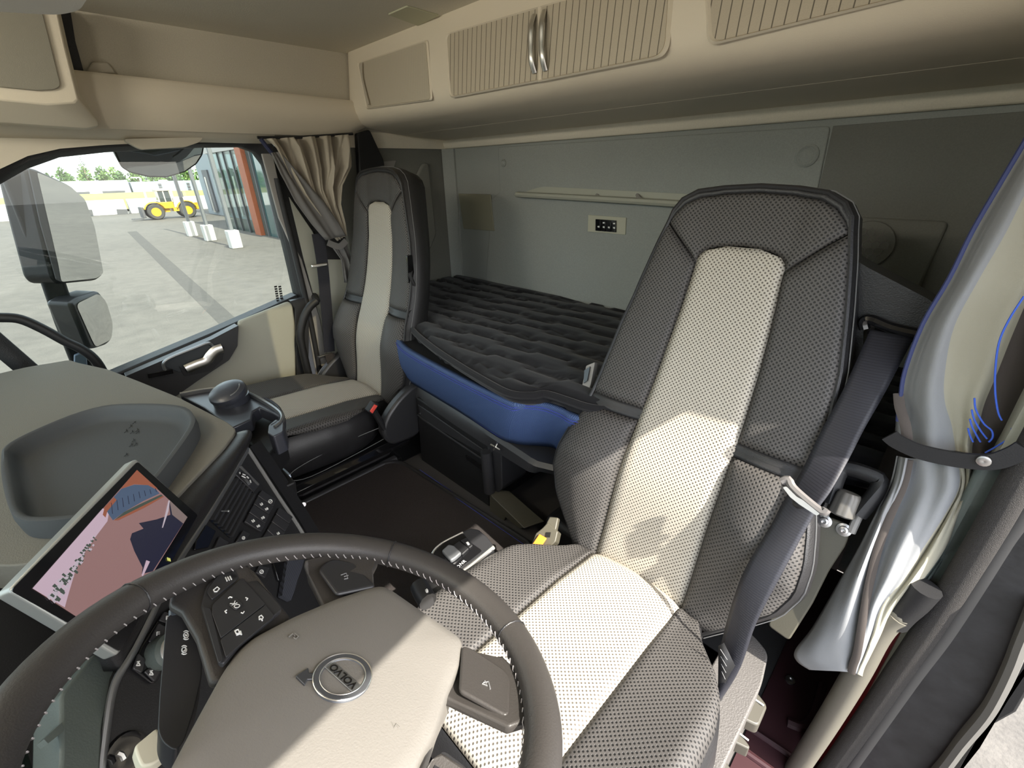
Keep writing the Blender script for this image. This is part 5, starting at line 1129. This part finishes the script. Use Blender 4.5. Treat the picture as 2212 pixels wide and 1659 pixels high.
b = MB(); b.prism(ons([(-300, 1180), (0, 1275), (60, 1290), (200, 1380), (205, 1430), (140, 1470), (0, 1480), (-300, 1500)], (Vector((.30, -.16, .64)), Vector((.3, .6, .8)).normalized())), Vector((-.02, -.03, -.06))); b.build('hood', m_black, cl_)
# ignition key slot below (dark round) as part of stack
b = MB(); b.lathe([(.03, 0), (.028, .004), (.02, .005), (.001, .003)], sx([(270, 1640)], .0)[0], SN, 24); ig = b.build('start_knob', m_gloss, dbd); b = MB(); b.tube(sx([(253, 1626), (263, 1630), (268, 1640)], .012), .003, 6); b.build('knob_pointer', m_chrome, ig)
# ------------------------------------------------------------------ infotainment display
sc_ = thing('touchscreen', 'tilted touchscreen with silver rim showing a side camera view', 'screen', (.16, -.06, .76))
dn = (C4[1]-C4[0]).cross(C4[3]-C4[0]).normalized(); dn = -dn if dn.y < 0 else dn
DP = (sum(C4, Vector())/4, dn)
quad = ons([(20, 1275), (295, 989), (429, 1112), (256, 1417)], DP)
b = MB(); b.prism(rounded(quad, .006), -dn*.022); b.build('housing', M('screen_rim', (.36, .37, .355), .35, .5), sc_, bevel=.004, seg=3)
ins = ons([(22, 1276), (296, 998), (426, 1113), (258, 1408)], shift(DP, .0005)); b = MB(); b.prism(rounded(ins, .004), dn*.0012); b.build('bezel', m_gloss, sc_)
cbm = MB(); c0 = DP[0]-dn*.02; cbm.loft([[c0+(C4[1]-C4[0]).normalized()*x+(C4[3]-C4[0]).normalized()*y-dn*z for x, y in ((-.05, -.03), (.05, -.03), (.05, .05), (-.05, .05))] for z in (0, .05)]); cbm.build('mount', m_black, sc_)
def em(n, c, s=1.0):
    t = NT(n); t.b.inputs['Base Color'].default_value = (.01, .01, .01, 1); t.b.inputs['Roughness'].default_value = .15
    t.b.inputs['Emission Color'].default_value = (*lin(c), 1); t.b.inputs['Emission Strength'].default_value = s*.48; return t.m
pic = [em('screen_sky', (196, 172, 186)), em('screen_yard', (148, 114, 112)), em('screen_shadow', (38, 38, 56)), em('screen_facade', (76, 92, 116)), em('screen_roof', (150, 88, 66)), em('screen_trees', (70, 80, 72)), em('screen_blocks', (188, 176, 186)), em('screen_far_yard', (128, 112, 108))]
s0 = .0024
b = MB(); Q = lambda ps, d: ons(ps, shift(DP, s0+d*.00025))
b.poly(Q([(70, 1271), (296, 1015), (405, 1117), (282, 1316), (168, 1334)], 0), 1)
b.poly(Q([(70, 1271), (222, 1098), (236, 1105), (232, 1126), (210, 1155), (185, 1190), (163, 1232), (146, 1290), (140, 1312)], 1), 0)
b.poly(Q([(296, 1015), (262, 1054), (262, 1056), (290, 1046), (320, 1048), (338, 1057), (340, 1055)], 1), 4)
b.poly(Q([(262, 1056), (290, 1047), (320, 1048), (338, 1058), (345, 1066), (310, 1082), (268, 1106), (244, 1124), (234, 1110), (226, 1095)], 2), 3)
b.poly(Q([(226, 1095), (246, 1074), (252, 1080), (232, 1104), (228, 1118), (222, 1112)], 3), 4)
b.poly(Q([(268, 1106), (300, 1090), (348, 1068), (352, 1071), (310, 1092), (262, 1120), (246, 1124)], 3), 5)
b.poly(Q([(246, 1124), (310, 1092), (352, 1071), (354, 1073), (312, 1097), (256, 1124)], 4), 4)
b.poly(Q([(405, 1117), (366, 1080), (366, 1094), (368, 1112), (338, 1122), (300, 1130), (310, 1142), (285, 1152), (281, 1165), (290, 1190), (308, 1226), (306, 1240), (330, 1234)], 2), 2)
b.poly(Q([(366, 1080), (405, 1117), (396, 1131), (372, 1112)], 3), 7)
rnd = random.Random(5)
for k in range(96):
    f = k/96; p = (lerp(112, 205, f)+rnd.uniform(-8, 14)*(1-f*.6), lerp(1292, 1160, f)+rnd.uniform(-9, 9)*(1-f*.5)); r = lerp(9.5, 4, f)*rnd.uniform(.7, 1.15)
    if k % 2: b.poly(Q([(p[0]-r, p[1]-r*.2), (p[0]-r*.3, p[1]-r*.9), (p[0]+r*.6, p[1]-r*.1), (p[0]+r*.2, p[1]+r*.5)], 3+k*.03), 5)
    else: b.poly(Q([(p[0]-r*.6, p[1]), (p[0]+r*.1, p[1]-r*.7), (p[0]+r*.7, p[1]-r*.1), (p[0], p[1]+r*.7)], 3+k*.03), 6)
for k in range(9):
    x = lerp(240, 335, k/8); y0 = lerp(1086, 1053, (k/8)**.8) if k < 5 else lerp(1062, 1052, (k-5)/4); b.poly(Q([(x, y0), (x+1.2, y0), (x+4, y0+24-k*2), (x+2.6, y0+24-k*2)], 4), 2)
b.poly(Q([(306, 1242), (316, 1210), (324, 1213), (308, 1247)], 5), 0); b.poly(Q([(364, 1081), (367, 1081), (364, 1104), (352, 1140), (350, 1140)], 5), 6)
b.build('camera_picture', pic, sc_, smooth=0, fix=False)
b = MB(); 
for k in range(3): b.tube(ons([(361.5+k*2.6, 1204+k*.9), (363+k*2.6, 1211+k*.9)], shift(DP, .003)), .0006, 5)
b.build('menu_mark', em('menu_yellow', (225, 225, 120)), sc_)
# ------------------------------------------------------------------ rubber tray on the dash
ty = thing('dash_tray', 'dark rubber tray with raised rim lying on top of the dashboard', 'tray', (-.1, -.03, .80))
out = [(4, 985), (12, 962), (60, 934), (150, 896), (220, 876), (280, 871), (352, 872), (398, 879), (416, 896), (418, 912), (404, 938), (370, 985), (325, 1040), (262, 1086), (200, 1107), (125, 1119), (60, 1121), (32, 1110), (18, 1085), (6, 1030)]
o_ = smooth_path(ons(out, PZ(.838)), 3, True); ct = sum(o_, Vector())/len(o_)
def sc2(k, z, ins=0):
    r = []
    for p in o_:
        d = (p-ct); d.z = 0; q = ct+d*k-d.normalized()*ins; r.append(Vector((q.x, q.y, z)))
    return r
b = MB(); b.loft([sc2(1, .8005, -.002), sc2(1, .820, -.004), sc2(1, .836, -.002), sc2(1, .838, .004), sc2(1, .835, .009), sc2(1, .820, .014), sc2(1, .809, .022), sc2(1, .8055, .034), sc2(.5, .805, .0), sc2(.02, .805, 0)]); b.build('tray', m_tray, ty, smooth=60)
mk = MB()
for (x, y) in ((290, 913), (282, 922), (272, 932), (285, 934), (296, 930), (297, 934), (288, 952), (293, 960), (283, 962), (272, 983), (205, 916)):
    p = Vector((0, 0, 0)); 
    for dx, dy in ((4, -3), (4, 1), (0, -5)): mk.tube(ons([(x, y), (x+dx, y+dy)], PZ(.8062)), .0006, 4)
    mk.tube(ons([(x, y), (x-4, y+3)], PZ(.8062)), .0006, 4)
mk.build('embossed_tracks', M('emboss_dark', (.05, .054, .056), .8), ty, smooth=0)
# ------------------------------------------------------------------ cup holder at the passenger edge of the dash
ch = thing('cup_holder', 'blue grey cup holder ledge projecting from the dashboard towards the passenger seat', 'cup holder', (-.25, .22, .70))
CZ = PZ(.73)
m_cup = M('blue_grey_satin', (.036, .039, .05), .32, spec=.6)
pl_ = ons([(388, 852), (440, 843), (500, 838), (525, 842), (560, 858), (600, 882), (612, 897), (610, 905), (590, 893), (560, 880), (546, 888), (543, 905), (500, 925), (440, 880)], CZ)
b = MB(); b.prism(pl_, (0, 0, -.035)); b.build('ledge', m_cup, ch, bevel=.004, seg=3)
rail = MB(); rail.tube(ons([(390, 853), (440, 844), (490, 840), (520, 844), (560, 862), (596, 884), (610, 899), (606, 915), (594, 925)], PZ(.735)), .006, 8, sub=4, flat=(.008, .005, (0, 0, 1))); rail.build('rim', m_silver, ch)
arm = MB(); arm.tube(ons([(560, 873), (580, 875), (602, 890), (611, 907), (604, 925), (590, 935)], PZ(.715)), .012, 10, sub=5, flat=(.024, .007, (0, 0, 1))); arm.build('holder_arm', m_cup, ch)
b = MB(); b.prism(rounded(ons([(580, 918), (596, 905), (613, 912), (612, 932), (590, 943), (578, 935)], PZ(.738)), .006), (0, 0, -.055)); b.build('arm_tip', m_cup, ch, bevel=.006, seg=3)
b = MB(); b.prism(ons([(540, 905), (590, 895), (612, 935), (615, 950), (575, 995), (545, 965), (520, 930)], PZ(.68)), (0, 0, -.07)); b.build('lower_pocket', m_black, ch, bevel=.012, seg=3)
b = MB(); b.cyl(on((568, 893), PZ(.70)), on((568, 893), PZ(.70))+Vector((0, 0, .03)), .006, 10); b.build('peg', m_blacks, ch)
cu = thing('ashtray_cup', 'dark blue grey lidded cup standing in the dashboard cup holder', 'cup', tuple(on((508, 900), PZ(.66))))
cc = on((508, 888), PZ(.70)); rc = .047
b = MB(); b.lathe([(.034, -.055), (.040, -.03), (.044, .02), (.046, .045), (.047, .05)], cc, (0, 0, 1), 28); b.build('cup', m_cup, cu)
tilt = Vector((.18, -.25, .95)).normalized()
b = MB(); b.lathe([(.047, 0), (.049, .010), (.047, .018), (.040, .023), (.02, .026), (.001, .027)], cc+Vector((0, 0, .05)), tilt, 28); b.build('lid', m_cup, cu)
b = MB(); lc = cc+Vector((0, 0, .05))+tilt*.022; ex_ = Vector((.75, .6, 0)); ex_ = (ex_-tilt*ex_.dot(tilt)).normalized(); ey_ = tilt.cross(ex_)
b.tube([lc+ex_*.036*math.cos(a)+ey_*.036*math.sin(a)+tilt*.001 for a in [-.7+1.4*i/6 for i in range(7)]], .0022, 6); b.build('lid_edge', m_silver, cu)
# silver pull loop at the stack's outer side
pl2 = thing('dash_pull_handle', 'small pale blue grey loop handle low on the dashboard side by the passenger seat', 'handle', on((610, 1020), PY(.25)))
b = MB(); b.tube(ons([(580, 996), (596, 1008), (616, 1026), (620, 1036), (612, 1050)], PY(.26)), .008, 10, sub=3, flat=(.006, .011, (0, 0, 1))); b.build('loop', M('pale_blue_grey', (.30, .36, .42), .35, .3), pl2)
b = MB(); b.prism(ons([(574, 985), (600, 1000), (640, 1040), (648, 1100), (630, 1095), (600, 1050), (575, 1010)], PY(.245)), (0, -.06, 0)); b.build('housing', m_black, pl2, bevel=.006)
# ------------------------------------------------------------------ GEAR SELECTOR by the driver seat
gs = thing('gear_selector', 'black gear selector pad with silver edges beside the driver seat cushion', 'gear selector', on((1000, 1190), PZ(.40)))
gp = (Vector((.36, .50, .50)), Vector((.05, -.1, 1)).normalized())
tp_ = rounded(ons([(928, 1200), (935, 1190), (958, 1170), (1003, 1146), (1018, 1140), (1034, 1143), (1052, 1158), (1067, 1178), (1066, 1186), (1030, 1212), (995, 1241), (985, 1248), (950, 1225)], gp), .004)
b = MB(); b.prism(tp_, -gp[1]*.045); b.build('housing', m_blacks, gs, bevel=.005, seg=3)
b = MB(); b.prism(rounded(ons([(936, 1196), (960, 1172), (1000, 1152), (1016, 1172), (1042, 1190), (1012, 1214), (984, 1234), (955, 1216)], shift(gp, .0005)), .006), gp[1]*.0012); b.build('gloss_plate', m_gloss, gs)
b = MB(); b.tube(ons([(934, 1196), (942, 1184), (960, 1170), (1000, 1150)], shift(gp, .001)), .0025, 6, sub=3); b.build('silver_edge', m_chrome, gs); b = MB(); b.tube(ons([(996, 1240), (1030, 1212), (1066, 1182)], shift(gp, -.004)), .006, 8, sub=3); b.build('silver_edge', m_chrome, gs)
b = MB(); b.prism(rounded(ons([(955, 1196), (970, 1182), (982, 1185), (998, 1200), (985, 1212), (975, 1218)], shift(gp, .001)), .004), gp[1]*.012); b.build('selector_lever', M('lever_grey', (.12, .125, .13), .35), gs, bevel=.004)
b = MB(); b.prism(rounded(ons([(979, 1182), (993, 1172), (1014, 1188), (999, 1202)], shift(gp, .001)), .003), gp[1]*.007); b.build('release_key', m_black, gs, bevel=.002)
b = MB(); b.prism(rounded(ons([(995, 1170), (1008, 1163), (1022, 1180), (1014, 1187)], shift(gp, .001)), .003), gp[1]*.005); kk = b.build('mode_key', m_black, gs, bevel=.002)
b = MB(); b.prism(ons([(1006, 1172), (1011, 1170), (1015, 1176), (1011, 1178)], shift(gp, .0065)), gp[1]*.0006); b.build('symbol', m_mark, kk)
tx = MB(); 
for ch_, px_ in (('R', (1003, 1213)), ('N', (997, 1218)), ('D', (991, 1224)), ('P', (985, 1231))):
    o0 = on(px_, shift(gp, .002)); e1 = (on((px_[0]+6, px_[1]-5), shift(gp, .002))-o0); e1.normalize(); text_into(tx, ch_, .011, o0, e1, gp[1].cross(e1), .0006)
tx.build('gear_letters', m_mark, gs, smooth=0)
b = MB(); b.bb((.325, .36, .22), (.40, .50, .455)); b.build("pedestal", m_black, gs, bevel=.02)
rk = MB(); rk.prism(rounded(ons([(1030, 1268), (895, 1260), (912, 1245), (930, 1258), (950, 1300), (920, 1310)], PZ(.46))[1:], .004), (0, 0, -.03)); 
lvx = thing('column_lever', 'short black lever end under the right side of the steering wheel rim', 'lever', on((915, 1280), PZ(.72)))
b = MB(); b.tube(ons([(905, 1265), (915, 1285), (925, 1300)], PZ(.74)), .014, 10); b.build('lever', m_blacks, lvx)
b = MB(); b.box(on((922, 1277), PZ(.755)), (.003, .003, .006)); b.build('mark', m_mark, lvx)
# ================================================================== STEERING WHEEL
sw_ = thing('steering_wheel', 'four spoke leather steering wheel with taupe centre pad', 'steering wheel', (.68, .054, .869))
t_ = math.radians(22.2); WC = Vector((.68, .054, .869)); WN = Vector((0, math.sin(t_), math.cos(t_))); WX = Vector((1, 0, 0)); WY = Vector((0, math.cos(t_), -math.sin(t_)))
WP = (WC, WN)
def wl(x, y, z=0): return WC+WX*x+WY*y+WN*z
def wpx(ps, off): return ons(ps, shift(WP, off))
def zz(x, y): return (350+x*800/2014, 1000+y*800/2014)
RR = .2165
nR = 96; nr = 18; rings = []
for i in range(nR):
    a = 2*PI*i/nR; c_, s_ = math.cos(a), math.sin(a); ring = []
    for k in range(nr):
        q = 2*PI*k/nr; ring.append(wl((RR+.0185*math.cos(q))*c_, (RR+.0185*math.cos(q))*s_, .0165*math.sin(q)))
    rings.append(ring)
b = MB(); b.loft(rings, loop=True, caps=False); b.build('rim', m_rim, sw_, smooth=80)
# seams in the rim and stitching on the inner side
for a in (-147.5, 131, 74, 20, -40): 
    a = math.radians(a); sm = MB(); sm.tube([wl((RR+.0189*math.cos(q))*math.cos(a), (RR+.0189*math.cos(q))*math.sin(a), .0169*math.sin(q)) for q in [2*PI*k/16 for k in range(16)]], .0010, 5, closed=True); sm.build('rim_seam', m_leather, sw_)
stt = MB()
n_s = 120
for i in range(n_s):
    a = 2*PI*i/n_s; q0, q1 = math.radians(206), math.radians(182)
    def P_(a, q, e=.0004): return wl((RR+(.0185+e)*math.cos(q))*math.cos(a), (RR+(.0185+e)*math.cos(q))*math.sin(a), (.0165+e)*math.sin(q))
    stt.tube([P_(a, q0), P_(a+.012, (q0+q1)/2, .0012), P_(a+.026, q1)], .0006, 4)
stt.build('rim_stitching', m_stitch, sw_, smooth=0)
# spokes: flared bridges of leather between the rim and the hub
def spoke(px_outer, px_inner, name, mat, z0=-.003, z1=-.017, th=.012, bevel=.005):
    o = MB(); o.prism(wpx(px_outer, z0)+wpx(px_inner, z1), -WN*th); return o.build(name, mat, sw_, bevel=bevel, seg=3)
spoke([zz(160, 560), zz(420, 470), zz(480, 560), zz(510, 600)], [zz(700, 830), zz(640, 1000), zz(320, 1180), zz(262, 1180), zz(190, 940), zz(110, 800), zz(40, 760), zz(60, 640)], 'spoke', m_rim)
spoke([zz(770, 520), zz(1000, 470), zz(1180, 530), zz(1150, 590)], [zz(1160, 680), zz(1230, 760), zz(900, 820), zz(800, 600)], 'spoke', m_rim)
spoke([zz(1850, 1040), zz(1960, 1150), zz(1990, 1400), zz(1890, 1430)], [zz(1620, 1300), zz(1500, 1250), zz(1500, 1000), zz(1640, 1000), zz(1800, 1060)], 'spoke', m_rim)
spoke([zz(1470, 1600), zz(1520, 1560), zz(1640, 1640), zz(1700, 1760)], [zz(1600, 1800), zz(1350, 1760)], 'spoke', m_rim)
# thumb pads with horn symbol on two spokes
def pad(ps, z, mat, name, r=.006, th=.006):
    o = MB(); o.prism(rounded(wpx(ps, z), r), WN*th); return o.build(name, mat, sw_, bevel=.003, seg=3)
def lines(segs, z, mat, par, name='symbol', r=.0008):
    g_ = MB()
    for s_ in segs: g_.tube(wpx([zz(*p) for p in s_], z), r, 5)
    return g_.build(name, mat, par, smooth=0)
p1 = pad([zz(848, 600), zz(880, 560), zz(930, 540), zz(1035, 560), zz(1160, 690), zz(945, 735)], -.013, m_blacks, 'horn_pad'); lines([[(972, 610), (1002, 600), (1010, 628), (990, 632)], [(990, 618), (1012, 612)]], -.0065, m_dim, p1)
p2 = pad([zz(1625, 1015), zz(1680, 1030), zz(1860, 1150), zz(1888, 1190), zz(1880, 1390), zz(1860, 1400), zz(1610, 1260)], -.012, m_rim, 'horn_pad'); lines([[(1745, 1195), (1775, 1190), (1785, 1230)], [(1755, 1185), (1768, 1212), (1740, 1200)]], -.0055, m_dim, p2)
p3 = pad([zz(1480, 1640), zz(1520, 1590), zz(1640, 1680), zz(1700, 1760), zz(1450, 1760)], -.013, m_blacks, 'lower_key')
# button cluster (left spoke)
bp_ = pad([zz(380, 556), zz(420, 552), zz(655, 815), zz(600, 860), zz(420, 1010), zz(330, 1120), zz(306, 1108), zz(210, 790), zz(238, 690)], -.013, m_blacks, 'button_panel', .006)
def btn(ps, segs, par=bp_): 
    o = MB(); o.prism(rounded(wpx([zz(*p) for p in ps], -.0072), .0025, 3), WN*.0022); o = o.build('button', m_blacks, bp_, bevel=.0012)
    if segs: lines(segs, -.0044, m_mark, o, r=.0007)
    return o
btn([(362, 572), (380, 574), (415, 622), (375, 652)], [[(345, 622), (352, 640)], [(357, 618), (364, 637)], [(369, 616), (376, 634)]][0:0]+[[(368, 600), (378, 610)]][0:0])
btn([(300, 622), (360, 574), (418, 630), (270, 752), (240, 705)], [[(345, 622), (354, 642)], [(357, 620), (366, 638)], [(369, 616), (378, 634)], [(280, 690), (300, 674), (312, 684), (298, 700), (286, 700), (280, 690)]])
btn([(272, 785), (290, 762), (425, 640), (440, 636), (560, 775), (318, 962), (270, 830)], [[(362, 735), (368, 728), (382, 732)], [(455, 732), (466, 738), (460, 746)], [(352, 800), (342, 806), (350, 816)], [(430, 814), (440, 818), (446, 808)]])
ok = MB(); ok.prism(rounded(wpx([zz(360, 772), zz(402, 738), zz(440, 772), zz(400, 806)], -.0048), .003, 3), WN*.0012); oko = ok.build('ok_button', m_blacks, bp_, bevel=.0008)
tx = MB(); ob_ = wpx([zz(401, 771)], -.0034)[0]; ex2 = -WX+WY*.0; ex2 = (wpx([zz(388, 760)], .0146)[0]-wpx([zz(414, 783)], .0146)[0]).normalized(); text_into(tx, 'OK', .0085, ob_, ex2, WN.cross(ex2), .0004); tx.build('lettering', m_mark, oko, smooth=0)
btn([(315, 970), (562, 780), (610, 840), (590, 860), (420, 1000), (345, 1068)], [[(530, 852), (528, 836), (540, 828), (550, 840), (544, 852)], [(536, 846), (546, 858)], [(396, 912), (414, 906), (422, 924), (404, 930), (396, 912)], [(404, 936), (424, 930), (432, 934), (426, 914)]])
btn([(218, 790), (262, 800), (330, 1080), (306, 1100)], [])
# hub pad
HZ = -.012
hp = [(1180, 672), (1215, 676), (1260, 700), (1420, 812), (1600, 935), (1632, 965), (1640, 1005), (1622, 1110), (1560, 1240), (1490, 1460), (1370, 1690), (1200, 1900), (600, 2050), (160, 1900), (20, 1700), (180, 1400), (330, 1130), (400, 1030), (480, 960), (700, 845), (950, 740), (1120, 685)]
hpt = [wpx([zz(*p)], HZ)[0] for p in hp]; hc = sum(hpt, Vector())/len(hpt)
hs2 = rounded(hpt, .008, 3)
b = MB(); R2 = [[hc+(p-hc)*s+WN*z for p in hs2] for s, z in ((.97, -.075), (1.0, -.06), (1.01, -.012), (1.0, -.004), (.985, .001), (.96, .0035), (.85, .006), (.6, .009), (.3, .0105), (.05, .011))]
b.loft(R2, caps=True); b.build('hub_pad', m_hub, sw_, smooth=60)
lines([[(690, 945), (712, 928), (722, 940)], [(722, 925), (742, 942), (728, 958), (716, 950)]], HZ+.0095, m_hub, sw_, 'embossed_mark', .0008)
lines([[(1245, 1410), (1262, 1440), (1272, 1420), (1290, 1440)]], HZ+.008, m_hub, sw_, 'embossed_mark', .0008)
# emblem: ring with arrow and lettered bar
LZ = HZ+.0098
lc_ = wpx([zz(982, 1170)], LZ)[0]
ang = [2*PI*k/48 for k in range(48)]
# local emblem axes from the photo: letters read along lx, up is ly
lx = (wpx([zz(915, 1105)], LZ)[0]-wpx([zz(1045, 1222)], LZ)[0]).normalized(); ly = WN.cross(lx).normalized()
r1_ = .0275; r0_ = .0200
def ep(x, y, z=0): return lc_+lx*x+ly*y+WN*z
em_ = MB(); em_.loft([[ep(r*math.cos(a), r*math.sin(a), z) for a in ang] for r, z in ((r0_, .0), (r0_+.0008, .0022), (r0_+.0016, .003), (r1_-.0016, .003), (r1_-.0008, .0022), (r1_, 0))], caps=False)
ring_o = em_.build('emblem_ring', M('emblem_grey', (.12, .125, .135), .35, .5), sw_)
em_ = MB(); em_.prism([ep(-.0205, -.0052), ep(.0205, -.0052), ep(.0205, .0052), ep(-.0205, .0052)], WN*.0022); em_.build('emblem_bar', m_silver, ring_o, bevel=.0004)
for r in (r0_+.0012, r1_-.0006):
    em_ = MB(); em_.tube([ep(r*math.cos(a), r*math.sin(a), .0026) for a in ang], .0007, 5, closed=True); em_.build('emblem_edge', m_chrome, ring_o)
em_ = MB(); d_ = Vector((math.cos(PI/4), math.sin(PI/4))); n_ = Vector((-d_.y, d_.x)); q = lambda a, c: ep(d_.x*a+n_.x*c, d_.y*a+n_.y*c)
em_.prism([q(.0265, -.0036), q(.0315, -.0036), ep(.0240, .0275)*0+ep(.0300, .0165), ep(.0300, .0300), ep(.0165, .0300), q(.0315, .0036), q(.0265, .0036)], WN*.0026); em_.build('emblem_arrow', M('emblem_arrow_grey', (.10, .105, .115), .3, .6), ring_o, bevel=.0006)
tx = MB(); text_into(tx, 'VOLVO', .0105, ep(0, -.0003, .0022), lx, ly, .0006, bold=.00018); tx.build('emblem_lettering', m_gloss, ring_o, smooth=0)
# column shroud under the hub
b = MB(); b.cyl(wl(0, 0, -.06), wl(0, -.02, -.30), .055, 24); b.build('column', m_black, sw_)
# stalks
lv1 = thing('retarder_stalk', 'thick black stalk with two white brake symbols left of the steering wheel hub', 'stalk', (.55, .02, .83))
sp2 = (wl(-.1, -.05, -.045), Vector((.2, .3, 1)).normalized())
sk1 = [(362, 1332), (370, 1326), (402, 1328), (420, 1350), (436, 1400), (436, 1460), (420, 1530), (398, 1600), (380, 1622), (352, 1605), (341, 1578), (345, 1500), (352, 1420), (358, 1345)]
b = MB(); b.prism(rounded(ons(sk1, sp2), .006, 3), -sp2[1]*.035); b.build('stalk', m_blacks, lv1, bevel=.012, seg=4)
b = MB(); b.prism(rounded(ons([(364, 1315), (385, 1312), (388, 1330), (366, 1334)], sp2), .003), -sp2[1]*.03); b.build('end_button', M('stalk_end_grey', (.10, .12, .14), .4), lv1, bevel=.003)
g_ = MB()
for cx_, cy_ in ((402, 1372), (398, 1404)):
    g_.tube([on((cx_+5*math.cos(a), cy_+6*math.sin(a)), shift(sp2, .0008)) for a in [2*PI*k/14 for k in range(14)]], .0006, 4, closed=True)
    for sg in (-1, 1): g_.tube([on((cx_+9*math.sin(a)*.9, cy_+sg*9.5*math.cos(a)), shift(sp2, .0008)) for a in [-.7+1.4*k/6 for k in range(7)]], .0006, 4)
    for a, c in (((-2, -2), (2, 2)), ((-2, 2), (2, -2))) if cy_ < 1390 else (((-2, 2), (2, 2)), ((2, 2), (2, -2))): g_.tube([on((cx_+a[0], cy_+a[1]), shift(sp2, .0008)), on((cx_+c[0], cy_+c[1]), shift(sp2, .0008))], .0006, 4)
g_.build('brake_symbols', m_mark, lv1, smooth=0)
lv2 = thing('wiper_stalk', 'pale beige stalk end below the black stalk', 'stalk', (.53, .0, .76))
sp3 = (wl(-.12, -.08, -.11), Vector((.35, .35, .9)).normalized())
b = MB(); b.prism(rounded(ons([(289, 1612), (340, 1570), (352, 1598), (370, 1618), (352, 1636), (330, 1652), (307, 1657), (298, 1640)], sp3), .004), -sp3[1]*.02); b.build('stalk', M('pale_stalk', (.62, .59, .46), .45), lv2, bevel=.005, seg=3)
# ================================================================== LIGHT
W = bpy.data.worlds.new('sky'); S.world = W; W.use_nodes = True; nt = W.node_tree
sky = nt.nodes.new('ShaderNodeTexSky'); sky.sky_type = 'NISHITA'; sky.sun_disc = False
sky.sun_elevation = math.radians(45.8); sky.air_density = 1.0; sky.dust_density = 3.0; sky.ozone_density = 1.0
sd = Vector((.97, .04, 1.0)).normalized()
sky.sun_rotation = math.atan2(sd.x, sd.y)
bg = nt.nodes['Background']; bg.inputs['Strength'].default_value = SKY_STRENGTH
mixc = nt.nodes.new('ShaderNodeMix'); mixc.data_type = 'RGBA'; mixc.inputs[0].default_value = .55
nt.links.new(sky.outputs[0], mixc.inputs[6]); mixc.inputs[7].default_value = (*SKY_FLAT, 1)
nt.links.new(mixc.outputs[2], bg.inputs[0])
sun = bpy.data.lights.new('sun', 'SUN'); sun.energy = SUN_ENERGY; sun.angle = math.radians(.55); sun.color = (1.0, .94, .84)
so = bpy.data.objects.new('sun', sun); COL.objects.link(so); so.location = (6, 0, 8)
so.rotation_euler = sd.to_track_quat('Z', 'Y').to_euler()
vs = S.view_settings; vs.view_transform = 'Standard'; vs.look = 'None'; vs.exposure = EXPOSURE; vs.gamma = 1.0; vs.use_curve_mapping = False
S.cycles.max_bounces = 12; S.cycles.diffuse_bounces = 8; S.cycles.glossy_bounces = 4; S.cycles.transparent_max_bounces = 12; S.cycles.caustics_reflective = False; S.cycles.caustics_refractive = False
S.cycles.sample_clamp_indirect = 8.0; S.cycles.use_denoising = True

# unseen fill lamps added in the front header to brighten the upper cab
for lx_, lab_ in ((-.42, 'passenger'), (.42, 'driver')):
    il = thing('fill_lamp', 'slim added fill lamp in the roof header on the %s side' % lab_, 'lamp', (lx_, -.56, 1.66), None)
    MB().bb((lx_-.17, -.60, 1.625), (lx_+.17, -.575, 1.695)).build('housing', m_beige, il, bevel=.008)
    MB().bb((lx_-.15, -.576, 1.635), (lx_+.15, -.572, 1.685)).build('lens', M('fill_lens_'+lab_, (1.0, .93, .80), .4, emit=FILL_EMIT), il)
    la = bpy.data.lights.new('fill_lamp_light', 'AREA'); la.shape = 'RECTANGLE'; la.size = .30; la.size_y = .05; la.energy = FILL_W; la.color = (1.0, .92, .78)
    lo_ = bpy.data.objects.new('fill_lamp_light', la); COL.objects.link(lo_); lo_.location = (lx_, -.565, 1.66)
    lo_.rotation_euler = Vector((0, -1, -.15)).to_track_quat('Z', 'Y').to_euler()
